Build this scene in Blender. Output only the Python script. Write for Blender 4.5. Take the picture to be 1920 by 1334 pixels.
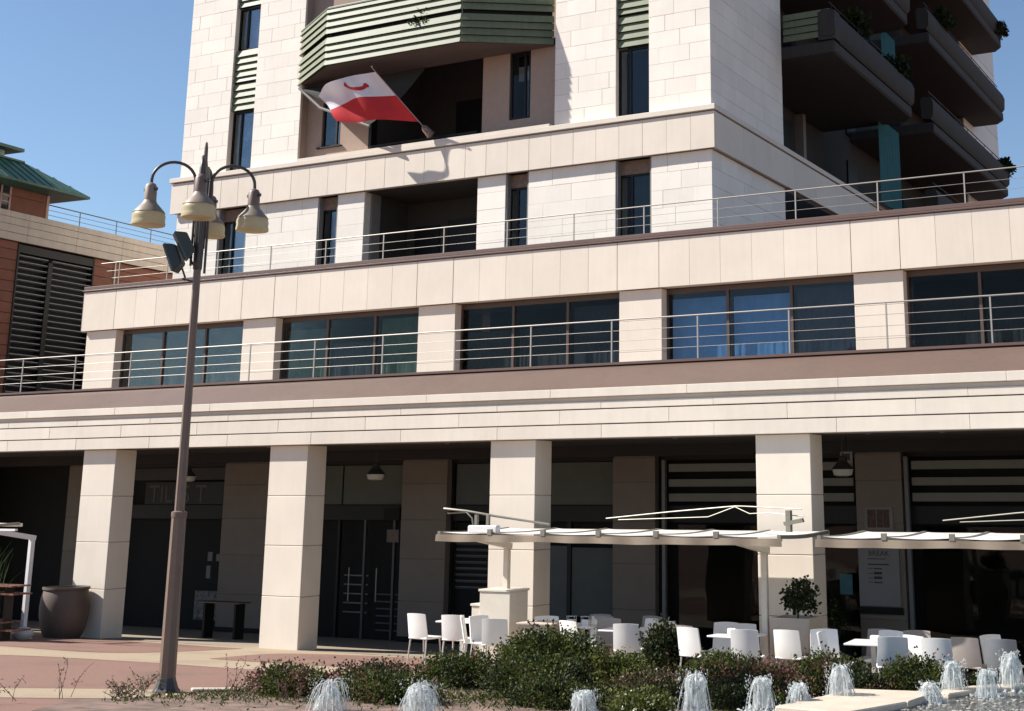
import bpy, bmesh, math, random
from mathutils import Vector, Matrix, noise
random.seed(7)
for o in list(bpy.data.objects):
    bpy.data.objects.remove(o)
scene = bpy.context.scene
COL = scene.collection

# ------------------------------------------------------------ camera
cam_d = bpy.data.cameras.new('camera')
cam = bpy.data.objects.new('camera', cam_d)
COL.objects.link(cam)
scene.camera = cam
cam_d.sensor_width = 36.0
cam_d.sensor_fit = 'HORIZONTAL'
cam_d.lens = 48.1586
cam_d.shift_x = -0.12622
cam_d.shift_y = -0.18036
cam_d.clip_start = 0.1
cam_d.clip_end = 6000
M3 = Matrix(((0.8921073, 0.1059446, 0.4392270), (0.4518207, -0.2056931, -0.8680717), (-0.0016215, 0.9728649, -0.2313682)))
cam.matrix_world = Matrix.Translation((0, 0, 3.06)) @ M3.to_4x4()

# ------------------------------------------------------------ light
SUN_DIR = Vector((2.3, 1.0, -2.15)).normalized()     # the way the light travels
world = bpy.data.worlds.new('World')
scene.world = world
world.use_nodes = True
wn, wl = world.node_tree.nodes, world.node_tree.links
wn.clear()
sky = wn.new('ShaderNodeTexSky')
sky.sky_type = 'NISHITA'
sky.sun_disc = False
sky.sun_elevation = math.asin(-SUN_DIR.z)
sky.sun_rotation = math.atan2(-SUN_DIR.x, -SUN_DIR.y)
sky.air_density = 1.0
sky.dust_density = 0.1
sky.ozone_density = 3.0
bg = wn.new('ShaderNodeBackground')
bg.inputs['Strength'].default_value = 0.078
wo = wn.new('ShaderNodeOutputWorld')
wl.new(sky.outputs[0], bg.inputs[0])
wl.new(bg.outputs[0], wo.inputs[0])
sun_d = bpy.data.lights.new('sun', 'SUN')
sun_d.energy = 5.0
sun_d.angle = math.radians(0.53)
sun_d.color = (1.0, 0.945, 0.87)
sun = bpy.data.objects.new('sun', sun_d)
COL.objects.link(sun)
sun.rotation_euler = SUN_DIR.to_track_quat('-Z', 'Y').to_euler()
sun.location = (-60, -20, 60)
vs = scene.view_settings
vs.view_transform = 'Standard'
vs.look = 'None'
vs.gamma = 1
vs.exposure = 0.82
vs.use_curve_mapping = False
scene.render.engine = 'CYCLES'
scene.cycles.max_bounces = 8
scene.cycles.transparent_max_bounces = 12
scene.cycles.sample_clamp_indirect = 6

SL, YF = 0.065, 23.22          # the plaza falls towards the arcade


def zg(y):
    y = min(max(y, -5.0), 34.0)
    return SL * (YF - y)


# ------------------------------------------------------------ materials
MATS = {}


def mat(name, col, rough=0.7, var=0.08, scale=3.0, bump=0.0, bscale=60.0, rnd=0.0, metal=0.0, streak=0.0, spec=0.5,
        island=0.0, translucent=0.0, tint=None):
    m = bpy.data.materials.new(name)
    m.use_nodes = True
    n, l = m.node_tree.nodes, m.node_tree.links
    p = n['Principled BSDF']
    p.inputs['Roughness'].default_value = rough
    p.inputs['Metallic'].default_value = metal
    p.inputs['Specular IOR Level'].default_value = spec
    geo = n.new('ShaderNodeNewGeometry')
    t = n.new('ShaderNodeTexNoise')
    t.inputs['Scale'].default_value = scale
    t.inputs['Detail'].default_value = 6
    t.inputs['Roughness'].default_value = 0.6
    l.new(geo.outputs['Position'], t.inputs['Vector'])
    mr = n.new('ShaderNodeMapRange')
    mr.inputs['From Min'].default_value = 0.3
    mr.inputs['From Max'].default_value = 0.7
    mr.inputs['To Min'].default_value = 1 - var
    mr.inputs['To Max'].default_value = 1 + var
    l.new(t.outputs['Fac'], mr.inputs['Value'])
    val = mr.outputs['Result']

    def mul(a, b):
        q = n.new('ShaderNodeMath')
        q.operation = 'MULTIPLY'
        l.new(a, q.inputs[0])
        l.new(b, q.inputs[1])
        return q.outputs[0]
    if rnd:
        oi = n.new('ShaderNodeObjectInfo')
        r = n.new('ShaderNodeMapRange')
        r.inputs['To Min'].default_value = 1 - rnd
        r.inputs['To Max'].default_value = 1 + rnd
        l.new(oi.outputs['Random'], r.inputs['Value'])
        val = mul(val, r.outputs['Result'])
    if island:
        r = n.new('ShaderNodeMapRange')
        r.inputs['To Min'].default_value = 1 - island
        r.inputs['To Max'].default_value = 1 + island
        l.new(geo.outputs['Random Per Island'], r.inputs['Value'])
        val = mul(val, r.outputs['Result'])
    if streak:
        mp = n.new('ShaderNodeMapping')
        mp.inputs['Scale'].default_value = (5.0, 5.0, 0.35)
        l.new(geo.outputs['Position'], mp.inputs['Vector'])
        s = n.new('ShaderNodeTexNoise')
        s.inputs['Scale'].default_value = 2.0
        s.inputs['Detail'].default_value = 5
        l.new(mp.outputs[0], s.inputs['Vector'])
        r = n.new('ShaderNodeMapRange')
        r.inputs['From Min'].default_value = 0.35
        r.inputs['From Max'].default_value = 0.6
        r.inputs['To Min'].default_value = 1 - streak
        r.inputs['To Max'].default_value = 1.0
        l.new(s.outputs['Fac'], r.inputs['Value'])
        val = mul(val, r.outputs['Result'])
    mx = n.new('ShaderNodeMix')
    mx.data_type = 'RGBA'
    mx.blend_type = 'MULTIPLY'
    mx.inputs['Factor'].default_value = 1.0
    mx.inputs['A'].default_value = (*col, 1)
    l.new(val, mx.inputs['B'])
    cout = mx.outputs['Result']
    if tint:
        t2 = n.new('ShaderNodeTexNoise')
        t2.inputs['Scale'].default_value = tint[1]
        t2.inputs['Detail'].default_value = 5
        l.new(geo.outputs['Position'], t2.inputs['Vector'])
        mrt = n.new('ShaderNodeMapRange')
        mrt.inputs['From Min'].default_value = tint[2]
        mrt.inputs['From Max'].default_value = tint[3]
        l.new(t2.outputs['Fac'], mrt.inputs['Value'])
        mt = n.new('ShaderNodeMix')
        mt.data_type = 'RGBA'
        l.new(mrt.outputs['Result'], mt.inputs['Factor'])
        l.new(cout, mt.inputs['A'])
        mt.inputs['B'].default_value = (*tint[0], 1)
        cout = mt.outputs['Result']
    l.new(cout, p.inputs['Base Color'])
    if bump:
        b = n.new('ShaderNodeBump')
        b.inputs['Strength'].default_value = bump
        b.inputs['Distance'].default_value = 0.01
        t3 = n.new('ShaderNodeTexNoise')
        t3.inputs['Scale'].default_value = bscale
        t3.inputs['Detail'].default_value = 4
        l.new(geo.outputs['Position'], t3.inputs['Vector'])
        l.new(t3.outputs['Fac'], b.inputs['Height'])
        l.new(b.outputs[0], p.inputs['Normal'])
    if translucent:
        tr = n.new('ShaderNodeBsdfTranslucent')
        l.new(cout, tr.inputs['Color'])
        ms = n.new('ShaderNodeMixShader')
        ms.inputs[0].default_value = translucent
        l.new(p.outputs[0], ms.inputs[1])
        l.new(tr.outputs[0], ms.inputs[2])
        l.new(ms.outputs[0], n['Material Output'].inputs['Surface'])
    MATS[name] = m
    return m


def glass_mat(name, tint=(0.75, 0.8, 0.8), refl=1.0, rough=0.02, wav=0.02):
    m = bpy.data.materials.new(name)
    m.use_nodes = True
    n, l = m.node_tree.nodes, m.node_tree.links
    n.remove(n['Principled BSDF'])
    tr = n.new('ShaderNodeBsdfTransparent')
    tr.inputs[0].default_value = (*tint, 1)
    gl = n.new('ShaderNodeBsdfGlossy')
    gl.inputs['Roughness'].default_value = rough
    lw = n.new('ShaderNodeFresnel')
    lw.inputs['IOR'].default_value = 1.5
    mu = n.new('ShaderNodeMath')
    mu.operation = 'MULTIPLY'
    mu.use_clamp = True
    mu.inputs[1].default_value = refl
    l.new(lw.outputs[0], mu.inputs[0])
    ms = n.new('ShaderNodeMixShader')
    l.new(mu.outputs[0], ms.inputs[0])
    l.new(tr.outputs[0], ms.inputs[1])
    l.new(gl.outputs[0], ms.inputs[2])
    if wav:
        geo = n.new('ShaderNodeNewGeometry')
        t = n.new('ShaderNodeTexNoise')
        t.inputs['Scale'].default_value = 1.3
        t.inputs['Detail'].default_value = 1
        l.new(geo.outputs['Position'], t.inputs['Vector'])
        b = n.new('ShaderNodeBump')
        b.inputs['Strength'].default_value = wav
        b.inputs['Distance'].default_value = 0.3
        l.new(t.outputs['Fac'], b.inputs['Height'])
        l.new(b.outputs[0], gl.inputs['Normal'])
    l.new(ms.outputs[0], n['Material Output'].inputs['Surface'])
    MATS[name] = m
    return m


STONE = mat('limestone', (0.70, 0.625, 0.53), 0.75, 0.04, 1.3, 0.10, 90, rnd=0.035, streak=0.022, spec=0.3)
STONE_T = mat('pale_limestone', (0.80, 0.745, 0.665), 0.78, 0.045, 1.1, 0.12, 70, rnd=0.045, streak=0.025, spec=0.3)
STONE_E = mat('weathered_limestone', (0.67, 0.605, 0.52), 0.8, 0.07, .9, 0.15, 60, rnd=0.03, streak=0.03, spec=0.3)
STONE_D = mat('shaded_arcade_stone', (0.18, 0.152, 0.128), 0.8, 0.06, 2.0, 0.15, 70, rnd=0.05, spec=0.3)  # pilaster stone darkened, the arcade's shade put into its base colour
JOINT = mat('joint_mortar', (0.20, 0.17, 0.15), 0.9)
JOINT_T = mat('pale_joint', (0.66, 0.60, 0.52), 0.9)
CORE = mat('dark_concrete', (0.10, 0.09, 0.085), 0.9, 0.1)
PLASTER = mat('taupe_plaster', (0.36, 0.275, 0.225), 0.9, 0.05, 6, 0.25, 130, spec=0.2)
ZINC = mat('brown_metal', (0.150, 0.100, 0.078), 0.5, 0.07, 1.2, 0.05, 8, streak=0.08, metal=0.0, spec=0.4)
COPING = mat('coping_metal', (0.125, 0.075, 0.062), 0.45, 0.08, 2, metal=0.0)
FRAME = mat('brown_window_frame', (0.085, 0.055, 0.042), 0.45, 0.08, 4)
FRAME_D = mat('black_window_frame', (0.012, 0.0115, 0.0115), 0.5, 0.1, 4, spec=.25)
FRAME_G = mat('grey_window_trim', (0.20, 0.19, 0.18), 0.55, 0.1, 5)
GREEN = mat('green_painted_metal', (0.135, 0.158, 0.088), 0.55, 0.09, 5, 0.05, 30, rnd=0.07, streak=0.13)
STEEL = mat('stainless_steel', (0.34, 0.32, 0.29), 0.5, 0.04, 20, metal=0.3)
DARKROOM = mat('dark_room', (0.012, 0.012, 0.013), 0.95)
GLASS = glass_mat('window_glass', (0.78, 0.82, 0.83), 0.22, wav=0.04)
GLASS_S = glass_mat('coated_glass', (0.80, 0.85, 0.9), 0.6, wav=0.05)
GLASS_SHOP = glass_mat('shop_glass', (0.6, 0.62, 0.62), 0.5)
CURT_G = mat('green_curtain', (0.10, 0.165, 0.115), 0.9, 0.15, 4, translucent=0.2)
REFL_B = mat('blue_sky_reflection', (0.17, 0.38, 0.62), 0.85, 0.1, 3)  # sky reflected in the panes, painted as a blue sheet behind the glass
CURT_W = mat('grey_curtain', (0.30, 0.30, 0.31), 0.9, 0.1, 3)
CURT_N = mat('navy_blind', (0.028, 0.033, 0.05), 0.9, 0.15, 3)
CURT_DK = mat('charcoal_curtain', (0.022, 0.025, 0.030), 0.9, 0.15, 3)
TEAL = mat('teal_fabric', (0.028, 0.13, 0.14), 0.9, 0.1, 3, translucent=0.15)
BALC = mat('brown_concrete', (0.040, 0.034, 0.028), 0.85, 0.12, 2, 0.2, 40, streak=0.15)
BALC_S = mat('soffit_paint', (0.045, 0.042, 0.039), 0.9, 0.08, 2)
SOFFIT = mat('balcony_soffit', (0.12, 0.09, 0.08), 0.9, 0.06, 2)
SHADE = mat('charcoal_awning_fabric', (0.045, 0.045, 0.045), 0.85, 0.1, 8)
BRICK = mat('brick', (0.19, 0.082, 0.055), 0.85, 0.12, 3, 0.2, 50, rnd=0.08, spec=0.2)
BRICK_J = mat('brick_joint', (0.12, 0.06, 0.045), 0.9)
TAUPE = mat('taupe_stone', (0.46, 0.40, 0.335), 0.85, 0.08, 2, 0.2, 60, rnd=0.04, streak=0.08)
COPPER = mat('green_copper', (0.020, 0.085, 0.062), 0.5, 0.25, 2.5, 0.1, 10, rnd=0.1, streak=0.2)
COPPER_P = mat('pale_green_copper', (0.30, 0.42, 0.36), 0.6, 0.15, 3)
LOUVRE = mat('grey_louvre', (0.19, 0.185, 0.19), 0.5, 0.08, 4)
# ------------------------------------------------------------ helpers
ORG = {}


def link(o):
    COL.objects.link(o)
    return o


def tag(o, label=None, cat=None, group=None, kind=None):
    if label: o['label'] = label
    if cat: o['category'] = cat
    if group: o['group'] = group
    if kind: o['kind'] = kind
    return o


def thing(name, label, cat, loc=(0, 0, 0), rz=0.0, group=None):
    o = link(bpy.data.objects.new(name, None))
    o.empty_display_size = 0.2
    o.location = loc
    o.rotation_euler = (0, 0, rz)
    ORG[o.name] = Vector(loc)
    return tag(o, label, cat, group)


def org(p):
    return ORG.get(p.name, Vector((0, 0, 0))) if p else Vector((0, 0, 0))


class MB:
    """collects shapes, builds one mesh object"""

    def __init__(s):
        s.v, s.f = [], []

    def quad(s, *p):
        i = len(s.v)
        s.v += [tuple(q) for q in p]
        s.f.append(tuple(range(i, i + len(p))))
        return s

    def box(s, x0, x1, y0, y1, z0, z1):
        i = len(s.v)
        s.v += [(x, y, z) for z in (z0, z1) for y in (y0, y1) for x in (x0, x1)]
        s.f += [tuple(i + k for k in q) for q in
                ((0, 2, 3, 1), (4, 5, 7, 6), (0, 1, 5, 4), (2, 6, 7, 3), (0, 4, 6, 2), (1, 3, 7, 5))]
        return s

    def obox(s, c, ax, ay, az):
        """box from centre and three half-axis vectors"""
        c, ax, ay, az = map(Vector, (c, ax, ay, az))
        i = len(s.v)
        s.v += [tuple(c + ax * x + ay * y + az * z) for z in (-1, 1) for y in (-1, 1) for x in (-1, 1)]
        s.f += [tuple(i + k for k in q) for q in
                ((0, 2, 3, 1), (4, 5, 7, 6), (0, 1, 5, 4), (2, 6, 7, 3), (0, 4, 6, 2), (1, 3, 7, 5))]
        return s

    def prism(s, pts, z0, z1, zf=None):
        """vertical prism over a plan polygon (counter-clockwise)"""
        i, n = len(s.v), len(pts)
        zb = lambda p: z0 if zf is None else zf(p[1]) + z0
        zt = lambda p: z1 if zf is None else zf(p[1]) + z1
        s.v += [(p[0], p[1], zb(p)) for p in pts] + [(p[0], p[1], zt(p)) for p in pts]
        s.f.append(tuple(i + k for k in reversed(range(n))))
        s.f.append(tuple(i + n + k for k in range(n)))
        for k in range(n):
            j = (k + 1) % n
            s.f.append((i + k, i + j, i + n + j, i + n + k))
        return s

    def tube(s, pts, r, n=8, caps=True):
        pts = [Vector(p) for p in pts]
        rs = r if isinstance(r, (list, tuple)) else [r] * len(pts)
        i0 = len(s.v)
        up = None
        for k, p in enumerate(pts):
            d = (pts[min(k + 1, len(pts) - 1)] - pts[max(k - 1, 0)]).normalized()
            if up is None:
                up = Vector((0, 0, 1)) if abs(d.z) < 0.9 else Vector((1, 0, 0))
            a = d.cross(up).normalized()
            b = a.cross(d).normalized()
            up = b
            for j in range(n):
                t = 2 * math.pi * j / n
                s.v.append(tuple(p + (a * math.cos(t) + b * math.sin(t)) * rs[k]))
        for k in range(len(pts) - 1):
            for j in range(n):
                q = (j + 1) % n
                s.f.append((i0 + k * n + j, i0 + (k + 1) * n + j, i0 + (k + 1) * n + q, i0 + k * n + q))
        if caps:
            s.f.append(tuple(i0 + j for j in range(n)))
            e = i0 + (len(pts) - 1) * n
            s.f.append(tuple(e + j for j in reversed(range(n))))
        return s

    def lathe(s, prof, c=(0, 0, 0), n=20, fn=None):
        """prof: (radius, z) from bottom to top"""
        i0 = len(s.v)
        for (r, z) in prof:
            for j in range(n):
                t = 2 * math.pi * j / n
                k = fn(t, z) if fn else 1.0
                s.v.append((c[0] + r * k * math.cos(t), c[1] + r * k * math.sin(t), c[2] + z))
        for k in range(len(prof) - 1):
            for j in range(n):
                q = (j + 1) % n
                s.f.append((i0 + k * n + j, i0 + k * n + q, i0 + (k + 1) * n + q, i0 + (k + 1) * n + j))
        s.f.append(tuple(i0 + j for j in reversed(range(n))))
        e = i0 + (len(prof) - 1) * n
        s.f.append(tuple(e + j for j in range(n)))
        return s

    def build(s, name, material, parent=None, smooth=False, bevel=0.0):
        o0 = org(parent)
        me = bpy.data.meshes.new(name)
        me.from_pydata([(x - o0.x, y - o0.y, z - o0.z) for x, y, z in s.v], [], s.f)
        me.materials.append(material)
        if smooth:
            me.polygons.foreach_set('use_smooth', [True] * len(me.polygons))
            try:
                me.set_sharp_from_angle(angle=math.radians(40))
            except Exception:
                pass
        o = link(bpy.data.objects.new(name, me))
        if parent:
            o.parent = parent
            ORG[o.name] = o0
        else:
            ORG[o.name] = Vector((0, 0, 0))
        if bevel:
            b = o.modifiers.new('bevel', 'BEVEL')
            b.width = bevel
            b.segments = 1
            b.limit_method = 'ANGLE'
        return o


BOXES = {}


def piece(name, material, parent, x0, x1, y0, y1, z0, z1, jit=0.0, bev=0.004):
    """one bevelled box piece; alike pieces share mesh data"""
    key = (name, material.name, round(x1 - x0, 2), round(y1 - y0, 2), round(z1 - z0, 2))
    hx, hy, hz = (x1 - x0) / 2, (y1 - y0) / 2, (z1 - z0) / 2
    if key not in BOXES:
        bm = bmesh.new()
        bmesh.ops.create_cube(bm, size=2)
        for v in bm.verts:
            v.co = (v.co.x * hx, v.co.y * hy, v.co.z * hz)
        if bev:
            bmesh.ops.bevel(bm, geom=list(bm.edges), offset=min(bev, hx * .4, hy * .4, hz * .4), segments=1, affect='EDGES', clamp_overlap=True)
        me = bpy.data.meshes.new(name)
        bm.to_mesh(me)
        bm.free()
        me.materials.append(material)
        BOXES[key] = me
    o = link(bpy.data.objects.new(name, BOXES[key]))
    o.parent = parent
    o.location = Vector(((x0 + x1) / 2, (y0 + y1) / 2 + random.uniform(-jit, jit), (z0 + z1) / 2)) - org(parent)
    return o


def copy_tree(o, parent=None):
    c = link(o.copy())
    c.parent = parent
    for ch in o.children:
        copy_tree(ch, c)
    return c


def text_mesh(body, size, name, material, parent, matrix, extrude=0.004):
    cu = bpy.data.curves.new(name, 'FONT')
    cu.body = body
    cu.size = size
    cu.extrude = extrude
    cu.resolution_u = 3
    t = bpy.data.objects.new('tmp', cu)
    COL.objects.link(t)
    dg = bpy.context.evaluated_depsgraph_get()
    me = bpy.data.meshes.new_from_object(t.evaluated_get(dg))
    bpy.data.objects.remove(t)
    o0 = org(parent)
    me.transform(Matrix.Translation(-o0) @ matrix)
    me.materials.clear()
    me.materials.append(material)
    me.name = name
    o = link(bpy.data.objects.new(name, me))
    o.parent = parent
    return o


FRONT = Matrix.Rotation(math.radians(90), 4, 'X')     # text facing -Y
# ------------------------------------------------------------ setting: plaza
TERRA = mat('terracotta_paving', (0.235, 0.140, 0.110), 0.9, 0.13, 22, 0.4, 90, tint=((0.165, 0.108, 0.09), 0.6, 0.48, 0.75), spec=0.2)
CREAM = mat('cream_paving', (0.36, 0.285, 0.20), 0.9, 0.10, 22, 0.35, 90, tint=((0.29, 0.21, 0.16), 0.9, 0.5, 0.8), spec=0.2)
mb = MB()
YS = [-2500, -400, -60, -5, 6, 12, 18, 24, 30, 34, 80, 400, 3000]
XS = [-3000, -300, -60, -30, -15, 0, 15, 40, 300, 3000]
for j in range(len(YS) - 1):
    for i in range(len(XS) - 1):
        mb.quad((XS[i], YS[j], zg(YS[j])), (XS[i + 1], YS[j], zg(YS[j])), (XS[i + 1], YS[j + 1], zg(YS[j + 1])), (XS[i], YS[j + 1], zg(YS[j + 1])))
tag(mb.build('plaza_ground', TERRA), kind='structure')


def smooth_poly(pts, n=6):
    """Catmull-Rom through open points"""
    out = []
    P = [Vector(p) for p in pts]
    for i in range(len(P) - 1):
        a, b, c, d = P[max(i - 1, 0)], P[i], P[i + 1], P[min(i + 2, len(P) - 1)]
        for k in range(n):
            t = k / n
            out.append(0.5 * ((2 * b) + (c - a) * t + (2 * a - 5 * b + 4 * c - d) * t * t + (3 * b - a - 3 * c + d) * t ** 3))
    out.append(P[-1])
    return out


def ribbon(name, up, lo, h, material, label=None):
    """a paving sheet between two plan curves"""
    u, w = smooth_poly(up), smooth_poly(lo)
    n = 60

    def samp(c, t):
        k = t * (len(c) - 1)
        i = min(int(k), len(c) - 2)
        return c[i].lerp(c[i + 1], k - i)
    m = MB()
    rows = 4
    g = []
    for i in range(n + 1):
        a, b = samp(u, i / n), samp(w, i / n)
        g.append([a.lerp(b, r / rows) for r in range(rows + 1)])
    for i in range(n):
        for r in range(rows):
            q = (g[i][r + 1], g[i + 1][r + 1], g[i + 1][r], g[i][r])
            m.quad(*[(p.x, p.y, zg(p.y) + h) for p in q])
    o = m.build(name, material)
    tag(o, kind='structure')
    return o


# the broad cream band in front of the arcade and the arcade floor
ribbon('paving_band', [(-36, 23.3), (-24.3, 23.2), (-20.9, 23.3), (-15.8, 23.5), (-10, 23.6), (0, 23.6)],
       [(-36, 16.2), (-27, 16.6), (-22.5, 17.1), (-20.9, 17.8), (-18.4, 18.1), (-17, 18.1), (-15.2, 18.2), (-13.6, 18.4), (-9, 19.0), (0, 19.6)], 0.004, CREAM)
# terracotta fields inlaid in it
ribbon('paving_field', [(-36, 23.1), (-27, 23.0), (-24.3, 22.9), (-22.6, 22.8), (-20.7, 22.72)],
       [(-36, 19.4), (-27, 19.4), (-23.8, 19.42), (-20.9, 19.6), (-20.65, 22.68)], 0.008, TERRA)
ribbon('paving_field', [(-18.7, 19.7), (-19.1, 21.46), (-18.8, 22.3), (-17.35, 22.95), (-15.6, 23.1), (-11, 23.1), (0, 23.1)],
       [(-18.68, 19.68), (-18.0, 19.66), (-16.82, 19.75), (-15.4, 19.85), (-14.4, 20.2), (-10, 20.8), (0, 21.2)], 0.008, TERRA)
ribbon('paving_band', [(-24.5, 5.5), (-18, 11.2), (-15.86, 13.0), (-14.4, 14.3)], [(-22.5, 5.2), (-17, 10.4), (-14.75, 12.1), (-13.5, 13.2)], 0.004, CREAM)
mb = MB()
mb.quad((-40, 23.3, zg(23.3) + .004), (4, 23.3, zg(23.3) + .004), (4, 28.6, zg(28.6) + .004), (-40, 28.6, zg(28.6) + .004))
ARCF = mat('arcade_floor_stone', (0.30, 0.25, 0.19), 0.75, 0.08, 2, 0.15, 60)
tag(mb.build('arcade_floor', ARCF), kind='structure')

# ------------------------------------------------------------ the apartment building
B = thing('apartment_building', 'pale stone apartment building with ground-floor arcade, two set-back terraces and tower', 'building', (-14, 28, 0))


def stone_tiles(name, material, parent, axis, plane, a0, a1, z0, z1, course, length, thick=0.06, gap=0.005, seed=0, jit=0.0025):
    """running-bond stone slabs on a wall. axis 'x': wall faces -Y at y=plane; 'y': wall faces +X at x=plane"""
    rr = random.Random(seed)
    nrow = max(1, round((z1 - z0) / course))
    ch = (z1 - z0) / nrow
    for r in range(nrow):
        w = a1 - a0
        cuts = [a0]
        if w > length * 1.35:
            n = max(2, round(w / length))
            step = w / n
            off = (0.0, 0.45, 0.2, 0.65)[r % 4] * step
            t = a0 + step - off if off else a0 + step
            while t < a1 - 0.18:
                if t > a0 + 0.18:
                    cuts.append(t + rr.uniform(-.03, .03))
                t += step
        cuts.append(a1)
        for i in range(len(cuts) - 1):
            c0, c1 = round(cuts[i] + gap / 2, 2), round(cuts[i + 1] - gap / 2, 2)
            d = rr.uniform(-jit, jit)
            za, zb = z0 + r * ch + gap / 2, z0 + (r + 1) * ch - gap / 2
            if axis == 'x':
                piece(name, material, parent, c0, c1, plane + d, plane + thick + d, za, zb)
            else:
                piece(name, material, parent, plane - thick + d, plane + d, c0, c1, za, zb)


# ---- columns of the arcade
cols = [-8.95 + 5.62 * k for k in range(-4, 2)]
for cx in cols:
    core = MB().box(cx - .50, cx + .50, YF + .015, YF + .605, -.35, 4.139).build('column', JOINT, B)
    zs = [zg(YF) - .2, 1.045, 2.07, 3.09, 4.138]
    for k in range(4):
        piece('stone_block', STONE, core, cx - .515, cx + .515, YF, YF + .62, zs[k] + .005, zs[k + 1] - .005, 0.001, 0.008)

# ---- entablature: three fasciae and a cornice, stone by stone
ent = MB().box(-40, 4, 23.10, 23.84, 4.145, 5.0).build('entablature', JOINT, B)
rows = ((4.14, 4.385, 23.06, 2.32, 0), (4.405, 4.665, 23.05, 2.32, 0.9), (4.685, 4.82, 23.04, 2.32, 0.0), (4.905, 5.065, 22.985, 2.9, 0.5))
for (z0, z1, y0, ln, off) in rows:
    x = -33.4 - off
    while x < -2:
        piece('fascia_stone', STONE_E, ent, x + .0015, x + ln - .0015, y0 + random.uniform(-.002, .002), 23.2, z0, z1, 0, 0.006)
        x += ln
MB().box(-40, 4, 23.075, 23.3, 4.825, 4.9).build('frieze_recess', STONE_E, B)
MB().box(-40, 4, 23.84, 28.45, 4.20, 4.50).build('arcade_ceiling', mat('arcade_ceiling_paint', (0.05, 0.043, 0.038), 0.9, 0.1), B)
# zinc skirt roof over the cornice
zk = MB()
zk.quad((-40, 23.05, 5.07), (4, 23.05, 5.07), (4, 24.22, 5.60), (-40, 24.22, 5.60))
zk.quad((-40, 23.05, 5.06), (4, 23.05, 5.06), (4, 23.05, 5.07), (-40, 23.05, 5.07))
skirt = zk.build('skirt_roof', ZINC, B)
fl = MB().box(-40, 4, 24.14, 24.60, 5.605, 5.655).build('terrace_edge', COPING, B)
MB().box(-40, 4, 24.60, 28.7, 5.40, 5.59).build('terrace_floor', mat('terrace_tiles', (0.30, 0.22, 0.18), 0.85, 0.1), B)
MB().box(-40, 4, 24.0, 28.7, 4.51, 5.40).build('terrace_slab', CORE, B)


# ---- railings
def railing(y, xs, x0, x1, zt, mids, zb, r=.015):
    rail = MB().tube([(x0, y, zt), (x1, y, zt)], r, 8).build('railing', STEEL, B, True)
    for z in mids:
        MB().tube([(x0, y, z), (x1, y, z)], .005, 6).build('railing_wire', STEEL, rail)
    me = None
    for x in xs:
        if me is None:
            o = MB().box(x - .014, x + .014, y - .01, y + .01, zb, zt - .018).build('railing_post', STEEL, rail)
            me, xb = o.data, x
        else:
            o = link(bpy.data.objects.new('railing_post', me))
            o.parent = rail
            o.location = (x - xb, 0, 0)


railing(24.42, [-5.41 - 1.905 * k for k in range(-2, 16)], -37, 1, 6.53, (6.31, 6.10, 5.91), 5.65)
railing(28.42, [-6.69 - 1.905 * k for k in range(-2, 14)], -32.2, 1, 9.76, (9.52, 9.305), 9.0)

# ---- first floor: piers, windows, parapet
PIER = [(-37.98, -36.86), (-32.30, -31.12), (-26.36, -25.22), (-20.57, -19.46), (-14.85, -13.75), (-9.14, -8.05), (-3.4, -2.3)][1:]
for (a, b) in PIER:
    p = MB().box(a + .02, b - .02, 28.22, 28.60, 5.59, 7.74).build('pier', JOINT, B)
    for z0, z1 in ((5.6, 6.3), (6.3, 7.02), (7.02, 7.738)):
        piece('pier_stone', STONE, p, a, b, 28.2, 28.5, z0 + .003, z1 - .003, .001, .006)
for i in range(5):
    a, b = PIER[i][1], PIER[i + 1][0]
    yw = 28.47
    w = MB().box(a, b, yw, yw + .08, 7.62, 7.74).box(a, b, yw, yw + .08, 5.59, 5.70)
    n = 3
    st = (b - a) / n
    for k in range(n + 1):
        xm = a + k * st
        hw = .032 if 0 < k < n else .04
        w.box(max(a, xm - hw), min(b, xm + hw), yw - .01, yw + .07, 5.70, 7.62)
    win = w.build('window', FRAME, B)
    for k in range(n):
        xa, xb = a + k * st + .05, a + (k + 1) * st - .05
        MB().box(xa, xb, yw + .028, yw + .04, 5.702, 7.618).build('pane', GLASS_S if i == 3 else GLASS, win)
        cm = ((CURT_N, CURT_N, CURT_N), (CURT_G, CURT_N, CURT_G), (CURT_DK, CURT_DK, CURT_N), (REFL_B, REFL_B, CURT_N), (CURT_DK, CURT_DK, CURT_DK))[i][k]
        zt = ((6.9, 6.9, 6.9), (7.4, 7.0, 7.55), (7.1, 7.1, 7.5), (7.55, 7.5, 7.6), (7.2, 7.2, 7.2))[i][k]
        # pleated curtain; the blue sheets paint reflected sky
        m = MB()
        N = 26
        rc = random.Random(i * 7 + k)
        off = [rc.uniform(0, .022) for _ in range(N + 1)]
        zt += rc.uniform(-.06, .04)
        for q in range(N):
            xq, xr = xa + (xb - xa) * q / N, xa + (xb - xa) * (q + 1) / N
            yq = yw + .22 + off[q]
            yr = yw + .22 + off[q + 1]
            m.quad((xq, yq, 5.62), (xr, yr, 5.62), (xr, yr, zt), (xq, yq, zt))
        m.build('curtain', cm, win)
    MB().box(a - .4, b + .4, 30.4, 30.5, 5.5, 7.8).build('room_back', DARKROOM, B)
MB().box(-32.2, 3, 28.6, 31.0, 7.78, 8.85).build('upper_slab', CORE, B)
MB().box(-32.3, -32.2, 28.5, 31.2, 5.59, 8.85).build('end_wall', STONE, B)
par = MB().box(-32.36, 3, 28.092, 28.5, 7.76, 8.86).build('parapet', JOINT_T, B)
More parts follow.
